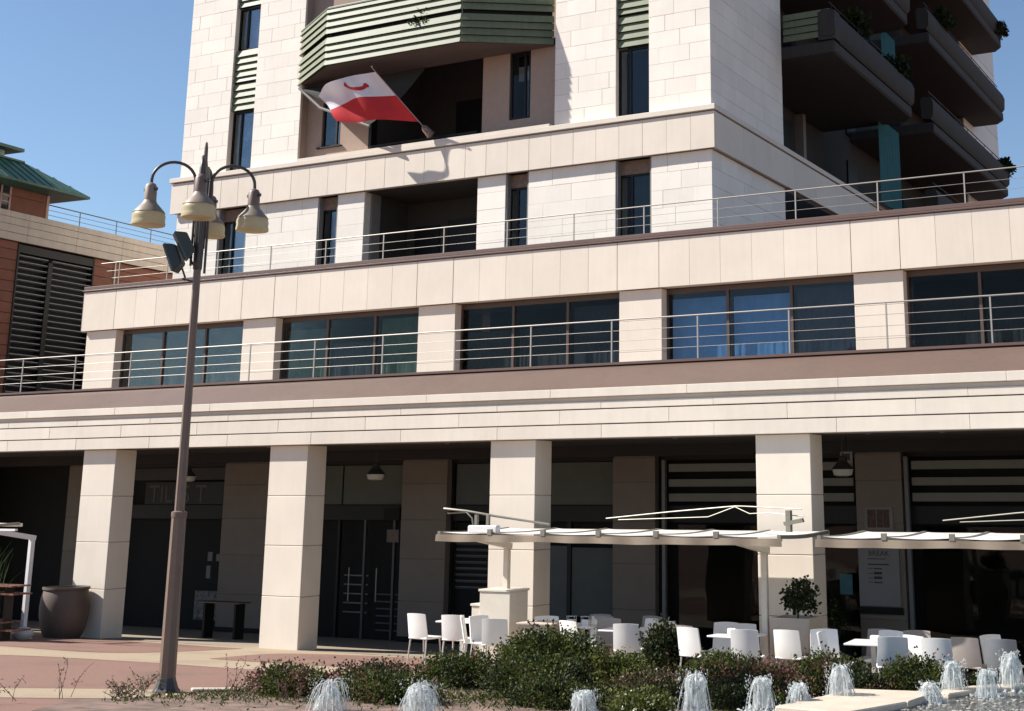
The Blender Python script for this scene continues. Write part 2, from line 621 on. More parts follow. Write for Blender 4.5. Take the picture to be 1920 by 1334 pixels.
for i in range(len(PIER)):
    a, b = PIER[i]
    if i == 0: a = -32.42
    piece('parapet_panel', STONE, par, a + .013, b - .013, 28.08, 28.13, 7.742, 8.87, .0015, .002)
    for xj in (a, b):
        MB().box(xj - .012, xj + .012, 28.084, 28.0915, 7.75, 8.868).build('open_joint', JOINT, par)
    if i + 1 < len(PIER):
        c = PIER[i + 1][0]
        n = 6
        for k in range(n):
            xa, xb = b + (c - b) * k / n, b + (c - b) * (k + 1) / n
            piece('parapet_panel', STONE, par, round(xa + .0025, 3), round(xb - .0025, 3), 28.08, 28.13, 7.742, 8.87, .0012, .002)
piece('parapet_panel', STONE, par, -32.42, -32.37, 28.14, 31.1, 7.742, 8.87)
MB().box(-32.46, 3, 28.04, 28.62, 8.885, 8.93).box(-32.43, 3, 28.06, 28.6, 8.93, 9.03).build('parapet_coping', COPING, B, bevel=.012)

# ---- tower
Xr = -13.76
TW = [(-32.2, -30.30), (-29.30, -27.45), (-18.45, -16.55), (-15.55, Xr)]
s = 0
for a, b in TW:
    tower = MB().box(a + .01, b - (.02 if b == Xr else .01), 31.216, 31.9, 12.86, 21).build('tower_wall', JOINT_T, B)
    s += 1
    stone_tiles('stone_slab', STONE_T, tower, 'x', 31.2, a, b, 12.88, 19.18, .45, 1.0, seed=s)
low = [(-32.2, -30.45), (-29.30, -26.55), (-25.80, -24.83), (-20.90, -19.98), (-19.24, -16.55), (-15.49, Xr)]
for a, b in low:
    lower = MB().box(a + .01, b - (.02 if b == Xr else .01), 31.216, 31.9, 8.85, 11.74).build('lower_wall', JOINT_T, B)
    s += 1
    stone_tiles('stone_slab', STONE_T, lower, 'x', 31.2, a, b, 8.9, 11.735, .472, 1.1, seed=s)
# right-hand return walls
rw = MB().box(Xr - .6, Xr - .016, 31.22, 36.4, 12.86, 21).build('side_wall', JOINT_T, B)
stone_tiles('stone_slab', STONE_T, rw, 'y', Xr, 31.262, 36.4, 12.88, 18.3, .45, 1.1, seed=90)
rw = MB().box(Xr - .6, Xr - .016, 31.22, 36.4, 8.85, 11.74).build('side_wall', JOINT_T, B)
stone_tiles('stone_slab', STONE_T, rw, 'y', Xr, 31.262, 36.4, 8.9, 11.735, .472, 1.1, seed=91)
# band with panels, ledge over it
bd = MB().box(-32.33, -13.625, 31.064, 31.3, 11.76, 12.70).box(-13.9, -13.625, 31.301, 57, 11.76, 12.70).build('tower_band', JOINT_T, B)
x = -32.38
while x < -13.65:
    xe = min(x + .696, -13.61)
    if -13.61 - xe < .3: xe = -13.61
    piece('band_panel', STONE, bd, round(x + .003, 3), round(xe - .003, 3), 31.05, 31.10, 11.735, 12.70, .0015, .004)
    x = xe
    if x >= -13.62: break
y = 31.1
while y < 50:
    piece('band_panel', STONE, bd, -13.66, -13.61, y + .004, y + 1.9 - .004, 11.735, 12.70, 0, .004)
    y += 1.9
MB().box(-32.44, -13.57, 30.99, 31.3, 12.735, 12.88).box(-13.9, -13.57, 31.3, 57, 12.735, 12.88).build('tower_ledge', STONE, B, bevel=.01)
MB().box(-32.30, -13.64, 31.06, 31.3, 12.70, 12.735).build('ledge_shadow_gap', JOINT, B)
# inner block of the tower, added to stop light, its height raised for shade
MB().box(-31.9, -15.7, 34.2, 66, 8.8, 48).box(-31.9, -15.0, 31.95, 34.2, 12.4, 12.80).box(-31.9, -14.4, 31.9, 57, 8.7, 8.88).build('tower_occluder', CORE, B)
MB().box(-32.15, -31.9, 31.9, 66, 8.88, 48).build('west_wall', STONE_T, B)


def tall_window(x0, x1, y, z0, z1, fm=FRAME_D, split=0.35, blind=None, bz=None, glass=GLASS_S, depth=.28):
    """narrow tower window: reveal, frame, two lights"""
    m = MB()
    f = .05
    m.box(x0, x0 + f, y, y + .07, z0, z1).box(x1 - f, x1, y, y + .07, z0, z1)
    m.box(x0 + f, x1 - f, y, y + .07, z1 - f, z1).box(x0 + f, x1 - f, y, y + .07, z0, z0 + f)
    xm = x0 + (x1 - x0) * split
    m.box(xm - .03, xm + .03, y + .002, y + .068, z0 + f, z1 - f)
    w = m.build('window', fm, B)
    MB().box(x0 + f, xm - .03, y + .03, y + .042, z0 + f, z1 - f).build('pane', GLASS, w)
    MB().box(xm + .03, x1 - f, y + .03, y + .042, z0 + f, z1 - f).build('pane', glass, w)
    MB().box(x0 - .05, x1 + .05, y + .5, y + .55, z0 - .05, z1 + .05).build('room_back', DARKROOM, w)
    if blind:
        MB().box(xm + .04, x1 - f, y + .10, y + .12, (bz or z0 + f), z1 - f).build('blind', blind, w)
    return w


def slat_panel(x0, x1, y, z0, z1, n, parentname='slat_panel'):
    p = MB().box(x0, x1, y + .10, y + .14, z0, z1).build(parentname, FRAME_D, B)
    h = (z1 - z0) / n
    for k in range(n):
        zc = z0 + (k + .5) * h
        gap = .05 if k == n // 2 else 0
        MB().obox(((x0 + x1) / 2, y + .055, zc + gap / 2), ((x1 - x0) / 2, 0, 0), (0, .012, -.002), (0, .028, h * .47 - gap / 2)).build('slat', GREEN, p)
    return p


for (x0, x1) in ((-30.30, -29.30), (-16.55, -15.55)):
    tall_window(x0, x1, 31.38, 12.90, 14.86, glass=GLASS_S)
    slat_panel(x0 + .005, x1 - .005, 31.24, 14.88, 16.88, 9)
    tall_window(x0, x1, 31.38, 16.90, 18.30, blind=CURT_W)
    slat_panel(x0 + .005, x1 - .005, 31.24, 18.32, 20.3, 9)
# lower-storey openings under the band
BROWNS = mat('brown_stone_spandrel', (0.20, 0.135, 0.10), 0.85, 0.25, 8, 0.3, 50)
for (x0, x1, bl) in ((-30.45, -29.30, CURT_W), (-26.55, -25.80, CURT_W), (-19.98, -19.24, None), (-16.55, -15.49, None)):
    w = tall_window(x0, x1, 31.42, 8.95, 11.36, FRAME_D, .36, bl, 10.2)
    MB().box(x0, x1, 31.40, 31.6, 11.362, 11.734).build('spandrel', BROWNS, w)
    MB().box(x0 - .002, x0 + .05, 31.22, 31.41, 8.95, 11.73).build('jamb', FRAME_G, w)
    MB().box(x1 - .05, x1 + .002, 31.22, 31.41, 8.95, 11.73).build('jamb', FRAME_G, w)
# wide loggia of the lower storey
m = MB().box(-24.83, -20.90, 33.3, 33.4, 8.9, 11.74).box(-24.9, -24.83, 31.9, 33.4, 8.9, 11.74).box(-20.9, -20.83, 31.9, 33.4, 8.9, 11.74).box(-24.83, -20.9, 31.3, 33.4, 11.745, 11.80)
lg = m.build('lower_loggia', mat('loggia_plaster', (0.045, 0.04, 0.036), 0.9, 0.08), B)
MB().box(-23.3, -22.3, 33.24, 33.3, 8.9, 11.1).build('door', FRAME_D, lg)
MB().box(-24.5, -23.6, 33.25, 33.3, 9.2, 11.0).build('shutter', FRAME_D, lg)
MB().box(-21.75, -21.5, 33.2, 33.3, 10.0, 10.1).build('wall_lamp', CURT_W, lg)
MB().box(-24.83, -24.77, 31.5, 31.9, 8.9, 11.735).build('jamb', FRAME_G, lg)
# upper loggia
YL = 31.55
MB().box(-27.45, -26.86, YL, YL + .2, 12.88, 15.4).box(-26.86, -26.14, YL, YL + .2, 12.88, 13.36).box(-26.86, -26.14, YL, YL + .2, 14.78, 15.4).box(-26.14, -25.05, YL, YL + .2, 12.88, 15.4).build('loggia_wall', PLASTER, B)
MB().box(-21.05, -20.15, YL, YL + .2, 12.88, 15.4).box(-20.15, -19.45, YL, YL + .2, 12.88, 13.38).box(-20.15, -19.45, YL, YL + .2, 15.38, 15.4).box(-19.45, -18.45, YL, YL + .2, 12.88, 15.4).build('loggia_wall', PLASTER, B)
MB().box(-27.45, -25.4, YL, YL + .2, 15.62, 21).build('loggia_wall', PLASTER, B)
MB().box(-20.2, -18.45, YL, YL + .2, 15.62, 21).build('loggia_wall', PLASTER, B)
MB().box(-27.5, -27.452, 31.3, YL, 12.88, 21).build('loggia_reveal', PLASTER, B)
MB().box(-18.448, -18.40, 31.3, YL, 12.88, 21).build('loggia_reveal', PLASTER, B)
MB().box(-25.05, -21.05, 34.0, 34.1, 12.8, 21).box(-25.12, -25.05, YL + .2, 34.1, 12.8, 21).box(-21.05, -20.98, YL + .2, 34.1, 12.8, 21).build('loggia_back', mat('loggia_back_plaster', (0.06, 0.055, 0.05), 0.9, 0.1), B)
MB().box(-23.6, -22.3, 33.93, 34.0, 12.88, 15.0).build('loggia_door', FRAME_D, B)
MB().box(-25.05, -24.95, YL - .03, YL + .25, 12.88, 15.4).build('corner_post', FRAME_D, B)
tall_window(-26.84, -26.16, YL + .04, 13.38, 14.76, FRAME_D, .75, CURT_W)
MB().box(-26.98, -26.05, YL - .08, YL + .02, 13.33, 13.37).build('window_sill', FRAME_D, B)
tall_window(-20.13, -19.47, YL + .04, 13.40, 15.37, FRAME_D, .72)
MB().box(-27.3, -18.5, 31.0, 31.55, 12.885, 12.95).build('loggia_sill', STONE, B)
MB().box(-24.9, -21.1, 31.35, 31.40, 13.10, 13.15).box(-24.9, -21.1, 31.36, 31.39, 12.96, 13.0).build('loggia_rail', FRAME_D, B)
MB().box(-25.4, -20.2, YL + .3, YL + .4, 15.62, 21).build('balcony_glazing', FRAME_D, B)
MB().box(-25.4, -25.28, YL + .1, YL + .29, 15.62, 21).build('glazing_mullion', CURT_W, B)

# ---- green slatted balcony
PB = [(-27.80, 31.35), (-25.55, 29.98), (-20.80, 29.98), (-18.62, 31.40)]
bal = MB().prism([(PB[0][0] + .1, 31.54), (PB[3][0] - .1, 31.54), (PB[3][0] - .1, PB[3][1]), (PB[2][0] - .06, PB[2][1] + .10), (PB[1][0] + .06, PB[1][1] + .10), (PB[0][0] + .1, PB[0][1] + .02)][::1], 15.36, 15.58).build('balcony', SOFFIT, B)
zrow = [15.35 + .215 * k for k in range(4)] + [16.31 + .215 * k for k in range(4)]
for f in range(3):
    a, b = Vector((*PB[f], 0)), Vector((*PB[f + 1], 0))
    d = (b - a).normalized()
    nrm = Vector((d.y, -d.x, 0))
    L = (b - a).length / 2
    for z in zrow:
        c = (a + b) / 2 + Vector((0, 0, z + .10))
        MB().obox(c + nrm * -.005, d * (L + .004), nrm * .012, Vector((0, 0, .103)) + nrm * -.028).build('slat', GREEN, bal)
    MB().obox((a + b) / 2 + Vector((0, 0, 17.10)) - nrm * .03, d * L, nrm * .05, Vector((0, 0, .02))).build('handrail', GREEN, bal)
    MB().obox((a + b) / 2 + Vector((0, 0, 16.25)) - nrm * .11, d * (L - .05), nrm * .01, Vector((0, 0, .80))).build('backing_sheet', FRAME_D, bal)
    for t in (0.03, 0.5, 0.97):
        c = a.lerp(b, t) - nrm * .08
        MB().box(c.x - .03, c.x + .03, c.y - .02, c.y + .02, 15.58, 17.08).build('balcony_post', FRAME_D, bal)
# sloping sun shade hung under its left end
sh = MB()
N = 10
for i in range(N):
    for j in range(N):
        def sp(u, v):
            top = Vector((-27.5, 31.45, 15.34)).lerp(Vector((-23.0, 31.45, 15.34)), u)
            bot = Vector((-26.9, 30.55, 14.95)).lerp(Vector((-24.3, 30.6, 13.55)), u)
            p = top.lerp(bot, v)
            p.z -= .12 * math.sin(math.pi * v) * (0.4 + u)
            return p
        sh.quad(sp(i / N, j / N), sp((i + 1) / N, j / N), sp((i + 1) / N, (j + 1) / N), sp(i / N, (j + 1) / N))
shade = sh.build('sun_shade', SHADE, B, True)
MB().tube([(-27.0, 30.6, 15.02), (-26.16, 30.6, 14.30), (-24.3, 30.6, 13.5)], .045, 8).build('shade_bar', FRAME_G, shade, True)

# ---- side balconies on the shaded right face
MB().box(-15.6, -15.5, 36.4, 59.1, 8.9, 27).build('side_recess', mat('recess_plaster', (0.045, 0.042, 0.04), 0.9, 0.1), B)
fp = MB().box(Xr - 1.0, Xr - .065, 59.1, 66, 8.9, 28).build('far_pier', JOINT, B)
for k in range(12):
    piece('pier_stone', STONE_T, fp, Xr - .06, Xr, 59.1, 66, 8.9 + 1.6 * k + .01, 8.9 + 1.6 * (k + 1) - .01)
for ya in (37.6, 39.9, 42.1):
    MB().box(-15.5, -15.2, ya, ya + .25, 12.9, 15.6).build('recess_fin', FRAME_G, B)
for ya in (38.3, 40.6, 47.5):
    for z in (12.9, 16.2, 19.6):
        MB().box(-15.5, -15.44, ya, ya + 1.1, z, z + 2.3).build('side_window', FRAME_D, B)


def tray(y0, y1, z, x1, round_end=True, slats=False):
    """floor slab with a planter parapet along its outer edge"""
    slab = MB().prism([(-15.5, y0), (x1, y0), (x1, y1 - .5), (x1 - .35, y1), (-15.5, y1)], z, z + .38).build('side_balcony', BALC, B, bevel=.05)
    m = MB()
    prof = [(-.42, .55), (-.10, .50), (.0, .62), (.03, 1.1), (-.05, 1.32), (-.36, 1.36), (-.46, 1.25)]
    pts = [(x1 + a, b) for a, b in prof]
    n = len(pts)
    for ya in (y0, y1 - .15):
        m.v += [(px, ya, z + pz) for px, pz in pts]
    m.f += [tuple(reversed(range(n))), tuple(range(n, 2 * n))] + [(k, (k + 1) % n, n + (k + 1) % n, n + k) for k in range(n)]
    m.build('planter_trough', BALC, slab, True)
    MB().box(-15.5, x1, y0 - .002, y0 + .02, z - .001, z + .3).build('slab_edge', BALC, slab)
    MB().box(-15.45, x1 - .05, y0 + .03, y1 - .5, z - .012, z - .003).build('soffit', BALC_S, slab)
    if slats:
        for k in range(4):
            MB().obox((-13.0, y0 + .05, z + .62 + k * .22), (.72, 0, 0), (0, .01, 0), (0, .02, .10)).build('slat', GREEN, slab)
        MB().box(-12.62, -12.1, y0 + .02, y0 + .5, z + .42, z + 1.3).build('corner_box', BALC, slab)
    return slab


def clutter(y0, y1, z, x1):
    rail = MB().tube([(x1 - .2, y0 + .2, z + 1.62), (x1 - .2, y1 - .5, z + 1.62)], .02, 6).build('balcony_rail', FRAME_D, B)
    y = y0 + .4
    while y < y1 - .5:
        MB().tube([(x1 - .2, y, z + 1.3), (x1 - .2, y, z + 1.62)], .012, 5).build('rail_post', FRAME_D, rail)
        y += 1.45
    for q in range(3):
        y = y0 + .9 + (y1 - y0 - 2.2) * q / 2.4
        MB().box(-14.3 - .2 * (q % 2), -13.8, y, y + .5 + .2 * q, z + .4, z + 1.0 + .35 * ((q + 1) % 2)).build('balcony_cabinet', BALC, rail, bevel=.02)


for args in ((36.45, 45.0, 15.66, -12.12), (48.0, 61.0, 16.02, -12.3), (48.0, 61.0, 19.50, -12.3), (48.0, 61.0, 12.55, -12.3)):
    clutter(*args)
tray(36.45, 45.0, 15.66, -12.12, slats=True)
tray(36.45, 45.0, 19.02, -12.12, slats=True)
tray(48.0, 61.0, 12.55, -12.3)
tray(48.0, 61.0, 16.02, -12.3)
tray(48.0, 61.0, 19.50, -12.3)
tray(48.0, 61.5, 23.1, -12.3)
for (y0, y1, z0, z1) in ((44.4, 46.9, 12.8, 15.8), (45.2, 46.9, 17.4, 19.3)):
    m = MB()
    N = 14
    for k in range(N):
        ya, yb = y0 + (y1 - y0) * k / N, y0 + (y1 - y0) * (k + 1) / N
        m.quad((-13.3 + .04 * (k % 2), ya, z0), (-13.3 + .04 * ((k + 1) % 2), yb, z0), (-13.3 + .04 * ((k + 1) % 2), yb, z1), (-13.3 + .04 * (k % 2), ya, z1))
    m.build('teal_curtain', TEAL, B)
# ---- back wall of the arcade: pilasters, shopfronts
YB = 28.3
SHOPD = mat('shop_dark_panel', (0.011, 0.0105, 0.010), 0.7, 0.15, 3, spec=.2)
BLINDG = mat('shop_roller_blind', (0.095, 0.10, 0.085), 0.9, 0.06, 3)
BLINDC = mat('shop_grey_blind', (0.085, 0.093, 0.09), 0.9, 0.06, 3)
STRIPE = mat('grey_louvre_blade', (0.17, 0.168, 0.148), 0.7, 0.06, 3)
SIGNW = mat('notice_white', (0.42, 0.41, 0.39), 0.8, 0.05, 4)
INK = mat('dark_ink', (0.035, 0.032, 0.032), 0.8)
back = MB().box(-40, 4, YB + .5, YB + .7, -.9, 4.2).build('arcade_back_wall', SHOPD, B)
PIL = [(-32.6, -31.3), (-26.75, -25.2), (-20.95, -19.62), (-15.06, -13.99), (-9.30, -8.31), (-3.6, -2.6)]
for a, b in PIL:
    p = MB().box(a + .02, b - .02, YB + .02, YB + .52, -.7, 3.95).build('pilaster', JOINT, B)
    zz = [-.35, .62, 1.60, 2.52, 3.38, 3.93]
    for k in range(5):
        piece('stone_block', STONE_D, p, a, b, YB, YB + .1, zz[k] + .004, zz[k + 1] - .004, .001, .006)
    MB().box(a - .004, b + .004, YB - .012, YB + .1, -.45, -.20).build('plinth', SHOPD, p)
MB().box(-40, 4, YB - .05, YB + .55, 3.95, 4.22).build('arcade_beam', mat('beam_paint', (0.03, 0.028, 0.026), 0.85, 0.1), B)


def shopfront(a, b, name='shopfront'):
    f = MB()
    f.box(a, b, YB + .20, YB + .30, 2.50, 2.86).box(a, b, YB + .2, YB + .3, 3.86, 3.95)
    for x in (a, b - .07):
        f.box(x, x + .07, YB + .21, YB + .29, -.5, 3.86)
    return f.build(name, FRAME_D, B)


# bay behind the first opening: lettered shop
s = shopfront(-31.3, -26.75)
MB().box(-29.75, -26.80, YB + .16, YB + .2, 2.88, 3.46).build('sign_board', mat('faded_sign_board', (0.02, 0.02, 0.021), 0.7, 0.15), s)
text_mesh('TILES T', .66, 'sign_letters', mat('sign_letter_grey', (0.07, 0.068, 0.07), 0.7), s, Matrix.Translation((-29.6, YB + .155, 2.93)) @ FRONT)
MB().box(-31.2, -26.8, YB + .18, YB + .22, 3.52, 3.84).build('fascia_panel', mat('fascia_grey', (0.035, 0.034, 0.032), 0.7, .1), s)
MB().box(-27.65, -26.76, YB + .14, YB + .17, -.07, .66).build('poster', mat('patterned_poster', (0.12, 0.115, 0.11), 0.8, 0.9, 9), s)
for (x0, x1, z0, z1) in ((-27.30, -27.14, 1.42, 1.65), (-27.0, -26.82, 1.42, 1.6), (-27.32, -27.18, .98, 1.3)):
    MB().box(x0, x1, YB + .15, YB + .18, z0, z1).build('notice', mat('small_notice', (0.16, 0.155, 0.15), .8), s)
# bay with the door
s = shopfront(-25.2, -20.95)
for x0, x1 in ((-24.9, -23.0), (-22.95, -21.0)):
    MB().box(x0, x1, YB + .24, YB + .26, 2.88, 3.84).build('blind', BLINDG, s)
MB().box(-23.05, -22.98, YB + .2, YB + .3, -.5, 2.5).build('door_jamb', FRAME_D, s)
MB().box(-21.45, -20.98, YB - .03, YB + .02, 2.5, 2.80).build('shop_sign', SHOPD, s)
for k in range(5):
    MB().box(-22.95, -22.2, YB + .42, YB + .46, .25 + k * .22, .28 + k * .22).build('shelf', mat('shelf_edge', (.16, .16, .16), .5), s)
for k in range(6):
    MB().box(-21.9, -21.1, YB + .40, YB + .44, -.15 + k * .17, -.12 + k * .17).build('stair_tread', mat('tread_edge', (.07, .072, .075), .6), s)
MB().box(-21.35, -21.0, YB - .012, YB + .02, 1.98, 2.28).build('plaque', mat('bronze_plaque', (0.12, 0.095, 0.075), .7, .2, 6), s)
for x in (-22.6, -21.75):
    MB().tube([(x, YB + .16, .55), (x, YB + .16, 1.35)], .014, 6).build('door_handle', STEEL, s)
for x in (-22.2, -21.3):
    MB().box(x - .03, x + .03, YB + .21, YB + .29, -.5, 2.5).build('door_stile', mat('door_stile_grey', (.05, .05, .052), .4) if 'door_stile_grey' not in MATS else MATS['door_stile_grey'], s)
# bay with louvred door and blinds
s = shopfront(-19.62, -15.06)
MB().box(-19.5, -18.2, YB + .24, YB + .26, 2.88, 3.84).build('blind', BLINDC, s)
MB().box(-18.14, -15.12, YB + .24, YB + .26, 2.88, 3.84).build('blind', BLINDG, s)
MB().box(-19.55, -18.2, YB + .34, YB + .36, -.4, 2.45).build('louvre_door', SHOPD, s)
for k in range(9):
    MB().obox((-18.9, YB + .31, .95 + k * .145), (.60, 0, 0), (0, .02, -.02), (0, .004, .012)).build('louvre_blade', mat('blade_%d' % k, (.10, .10, .105), .5) if k == 0 else MATS['blade_0'], s)
MB().box(-18.2, -18.1, YB + .2, YB + .32, -.5, 2.5).build('door_jamb', FRAME_D, s)
MB().box(-18.1, -16.35, YB + .25, YB + .27, -.4, 1.95).build('blind', mat('grey_green_blind', (.085, .095, .095), .8, .08), s)
MB().box(-16.25, -15.12, YB + .24, YB + .26, .4, 1.92).build('blind', MATS['shop_grey_blind'], s)
MB().box(-16.36, -16.26, YB + .2, YB + .32, -.5, 2.5).build('mullion', FRAME_D, s)
# bays with striped louvre boards
for (a, b, x0) in ((-13.99, -9.30, -13.69), (-8.31, -3.6, -8.12)):
    s = shopfront(a, b)
    for (z0, z1) in ((3.60, 3.77), (3.275, 3.435), (2.955, 3.125)):
        MB().box(x0, b - .08, YB + .10, YB + .14, z0, z1).build('louvre_board', STRIPE, s)
    MB().box(x0 - .14, x0 - .06, YB + .02, YB + .12, -.4, 3.86).build('mullion', mat('grey_mullion', (.13, .13, .135), .5) if 'grey_mullion' not in MATS else MATS['grey_mullion'], s)
    MB().box(x0 + .1, b - .1, YB + .36, YB + .38, -.4, 2.45).build('shop_pane', GLASS_SHOP, s)
# notices on the pilaster
pn = MB().box(-9.12, -8.52, YB - .03, YB, 2.38, 2.84).build('framed_poster', mat('poster_frame', (.20, .185, .165), .8), B)
for x0 in (-9.06, -8.86, -8.72):
    MB().box(x0, x0 + (.18 if x0 < -9 else .13), YB - .035, YB - .03, 2.43, 2.79).build('poster_print', mat('maroon_print', (.085, .045, .045), .8, .4, 12) if x0 < -9 else MATS['maroon_print'], pn)
mn = MB().box(-9.28, -8.42, YB - .04, YB - .005, .88, 2.36).build('menu_board', mat('menu_grey', (.20, .195, .195), .7, .04), B)
MB().box(-9.08, -8.72, YB - .044, YB - .04, 2.16, 2.19).box(-9.03, -8.94, YB - .044, YB - .04, 2.02, 2.08).build('menu_mark', INK, mn)
text_mesh('BREAK', .15, 'menu_heading', INK, mn, Matrix.Translation((-9.07, YB - .041, 1.87)) @ FRONT, .002)
MB().box(-9.09, -8.70, YB - .044, YB - .04, 1.80, 1.815).box(-9.08, -8.64, YB - .044, YB - .04, 1.685, 1.71).build('menu_rule', INK, mn)
for k, z in enumerate((1.60, 1.50, 1.41, 1.33)):
    MB().box(-8.96, -8.79, YB - .044, YB - .04, z, z + (.05 if k in (1, 2) else .025)).box(-9.08, -8.98, YB - .044, YB - .04, z + .01, z + .022).build('menu_line', INK, mn)
MB().box(-9.3, -8.38, YB - .05, YB - .006, .72, .86).build('menu_shelf', SHOPD, mn)
MB().box(-9.74, -9.47, YB + .08, YB + .1, 1.08, 1.48).build('teal_notice', mat('teal_print', (.035, .12, .14), .7, .15, 8), B)
sg = MB().box(-8.80, -8.56, 25.9, 25.93, 3.70, 3.90).build('hanging_sign', mat('sign_face', (.22, .21, .19), .7, .2, 15), B)
MB().box(-8.76, -8.60, 25.896, 25.9, 3.735, 3.86).box(-8.70, -8.66, 25.893, 25.896, 3.75, 3.845).build('sign_pictogram', INK, sg)
MB().box(-8.69, -8.67, 25.91, 25.93, 3.9, 4.2).build('sign_hanger', FRAME_D, sg)
# recessed ceiling spots
for x in (-12.0, -8.0, -6.6, -4.9, -17.5, -22.5):
    MB().lathe([(.05, 4.19), (.05, 4.198)], (x, 25.2, 0), 12).build('ceiling_spot', CURT_W, B)

# pendant lamps hanging in the arcade
BELL = mat('dark_enamel', (0.03, 0.03, 0.028), 0.45, 0.1)
BELLW = mat('lamp_diffuser', (0.42, 0.42, 0.36), 0.6, 0.05)
for (x, lab) in ((-19.62, 'dark bell pendant lamp above the double door right of the second column'), (-8.62, 'dark bell pendant lamp hanging beside the rightmost column'), (-25.3, 'dark bell pendant lamp between the two leftmost columns, beside the street lamp pole')):
    t = thing('pendant_lamp', lab, 'lamp', (x, 25.5, 3.45), 0, 'pendant lamps in the arcade')
    MB().tube([(x, 25.5, 3.75), (x, 25.5, 4.2)], .012, 6).build('rod', BELL, t)
    MB().lathe([(.21, 3.56), (.20, 3.58), (.13, 3.66), (.09, 3.70), (.08, 3.79), (.02, 3.81)], (x, 25.5, 0), 20).build('lamp_shade', BELL, t, True)
    MB().lathe([(.10, 3.43), (.17, 3.45), (.20, 3.555)], (x, 25.5, 0), 20).build('diffuser', BELLW, t, True)

# ------------------------------------------------------------ brick building on the left
A0 = Vector((-36.0, 27.73, 0))
DU = Vector((-0.0621, 0.9981, 0)).normalized()
RZ = math.atan2(DU.y, DU.x)
# local frame: x along the facade (away from the camera), y into the building (to the left), z up
K = thing('brick_building', 'red brick building with taupe stone band, dark louvres and green copper roof at far left', 'building', A0, RZ)
ORG[K.name] = Vector((0, 0, 0))
wb = MB().box(-.95, .84, .06, .5, -.5, 10.76).box(3.98, 14, .06, .5, -.5, 10.76).box(-.95, 14, .5, 9, -.5, 11.4).build('wall', BRICK_J, K)
for (u0, u1) in ((-.95, .84), (3.98, 9.0)):
    k = 0
    z = 4.0
    while z < 10.7:
        zt = min(z + .325, 10.75)
        piece('brick_panel', BRICK, wb, u0, u1, .02, .08, z + .008, zt - .008, .001, .004)
        z += .325
MB().box(4.86, 4.92, -.02, .03, 6, 10.75).build('downpipe', TAUPE, K)
bb = MB().box(-.95, 14, -.05, .55, 10.80, 11.60).build('stone_band', BRICK_J, K)
for k, (z0, z1) in enumerate(((10.76, 11.0), (11.0, 11.24), (11.24, 11.46), (11.46, 11.65))):
    for j in range(9):
        u = -.95 + 2.0 * j
        piece('band_stone', TAUPE, bb, u + .003, u + 1.997, -.12 + .012 * (3 - k), .0, z0 + .004, z1 - .004, .001, .005)
lv = MB().box(.84, 3.98, .22, .30, 4, 10.70).build('louvre_screen', DARKROOM, K)
MB().box(.84, .90, -.01, .22, 4, 10.7).box(3.92, 3.98, -.01, .22, 4, 10.7).box(2.08, 2.26, .0, .22, 4, 10.3).box(.9, 3.92, .0, .2, 10.45, 10.70).build('louvre_frame', FRAME_D, lv)
for j in range(32):
    z = 10.36 - j * .19
    for (u0, u1) in ((.90, 2.08), (2.26, 3.92)):
        MB().obox(((u0 + u1) / 2, .06, z), ((u1 - u0) / 2, 0, 0), (0, .04, -.016), (0, .005, .011)).build('louvre_blade', LOUVRE, lv)
# roof terrace railing
rl = MB().tube([(1.8, .05, 12.14), (14, .05, 12.14)], .018, 6).build('railing', mat('dark_rail', (.10, .095, .09), .5, metal=.5), K)
for z in (11.98, 11.82):
    MB().tube([(1.8, .05, z), (14, .05, z)], .008, 6).build('railing_wire', MATS['dark_rail'], rl)
for k in range(7):
    u = 3.22 + 1.62 * k
    MB().box(u - .012, u + .012, .04, .06, 11.6, 12.13).build('railing_post', MATS['dark_rail'], rl)
# brick penthouse with a copper hipped roof
ph = MB().box(-.95, 1.80, .02, 5, 11.65, 12.42).build('penthouse_wall', BRICK_J, K)
piece('brick_panel', BRICK, ph, .36, 1.70, -.03, .02, 11.66, 12.14, 0, .004)
piece('brick_panel', BRICK, ph, .36, 1.70, -.03, .02, 12.15, 12.40, 0, .004)
MB().box(1.72, 1.82, -.05, .04, 11.65, 12.40).build('corner_post', mat('pink_stone', (.42, .28, .23), .8), K)
wq = MB().box(-.9, .35, -.02, .01, 11.9, 11.94).box(.28, .35, -.03, .01, 11.65, 12.40).box(-.05, .0, -.03, .01, 11.65, 12.4).box(-.9, .35, -.03, .01, 12.08, 12.13).build('window', MATS['pink_stone'], K)
MB().box(-.9, .28, .0, .012, 11.66, 12.4).build('pane', mat('dark_glazing', (.02, .025, .03), .05, .05), wq)
# roof: eaves overhang 0.8, hip at the near right
rf = MB()
E0 = [(-.95, -.85), (2.7, -.85), (2.7, 5.5), (-.95, 5.5)]
T0 = [(-.95, 1.3), (.75, 1.3), (.75, 3.6), (-.95, 3.6)]
ze, zt = 12.40, 13.40
m = MB()
m.quad((-.95, -.85, ze), (2.7, -.85, ze), (2.7, -.85, ze + .07), (-.95, -.85, ze + .07))
m.quad((2.7, -.85, ze), (2.7, 5.5, ze), (2.7, 5.5, ze + .07), (2.7, -.85, ze + .07))
m.quad((-.95, -.85, ze + .07), (2.7, -.85, ze + .07), (1.35, .55, zt), (-.95, .55, zt))
m.quad((2.7, -.85, ze + .07), (2.7, 5.5, ze + .07), (1.35, 3.6, zt), (1.35, .55, zt))
m.quad((-.95, .55, zt), (1.35, .55, zt), (1.35, 3.6, zt), (-.95, 3.6, zt))
m.quad((-.95, 5.5, ze), (2.7, 5.5, ze), (2.7, -.85, ze), (-.95, -.85, ze))
roof = m.build('roof', COPPER, K)
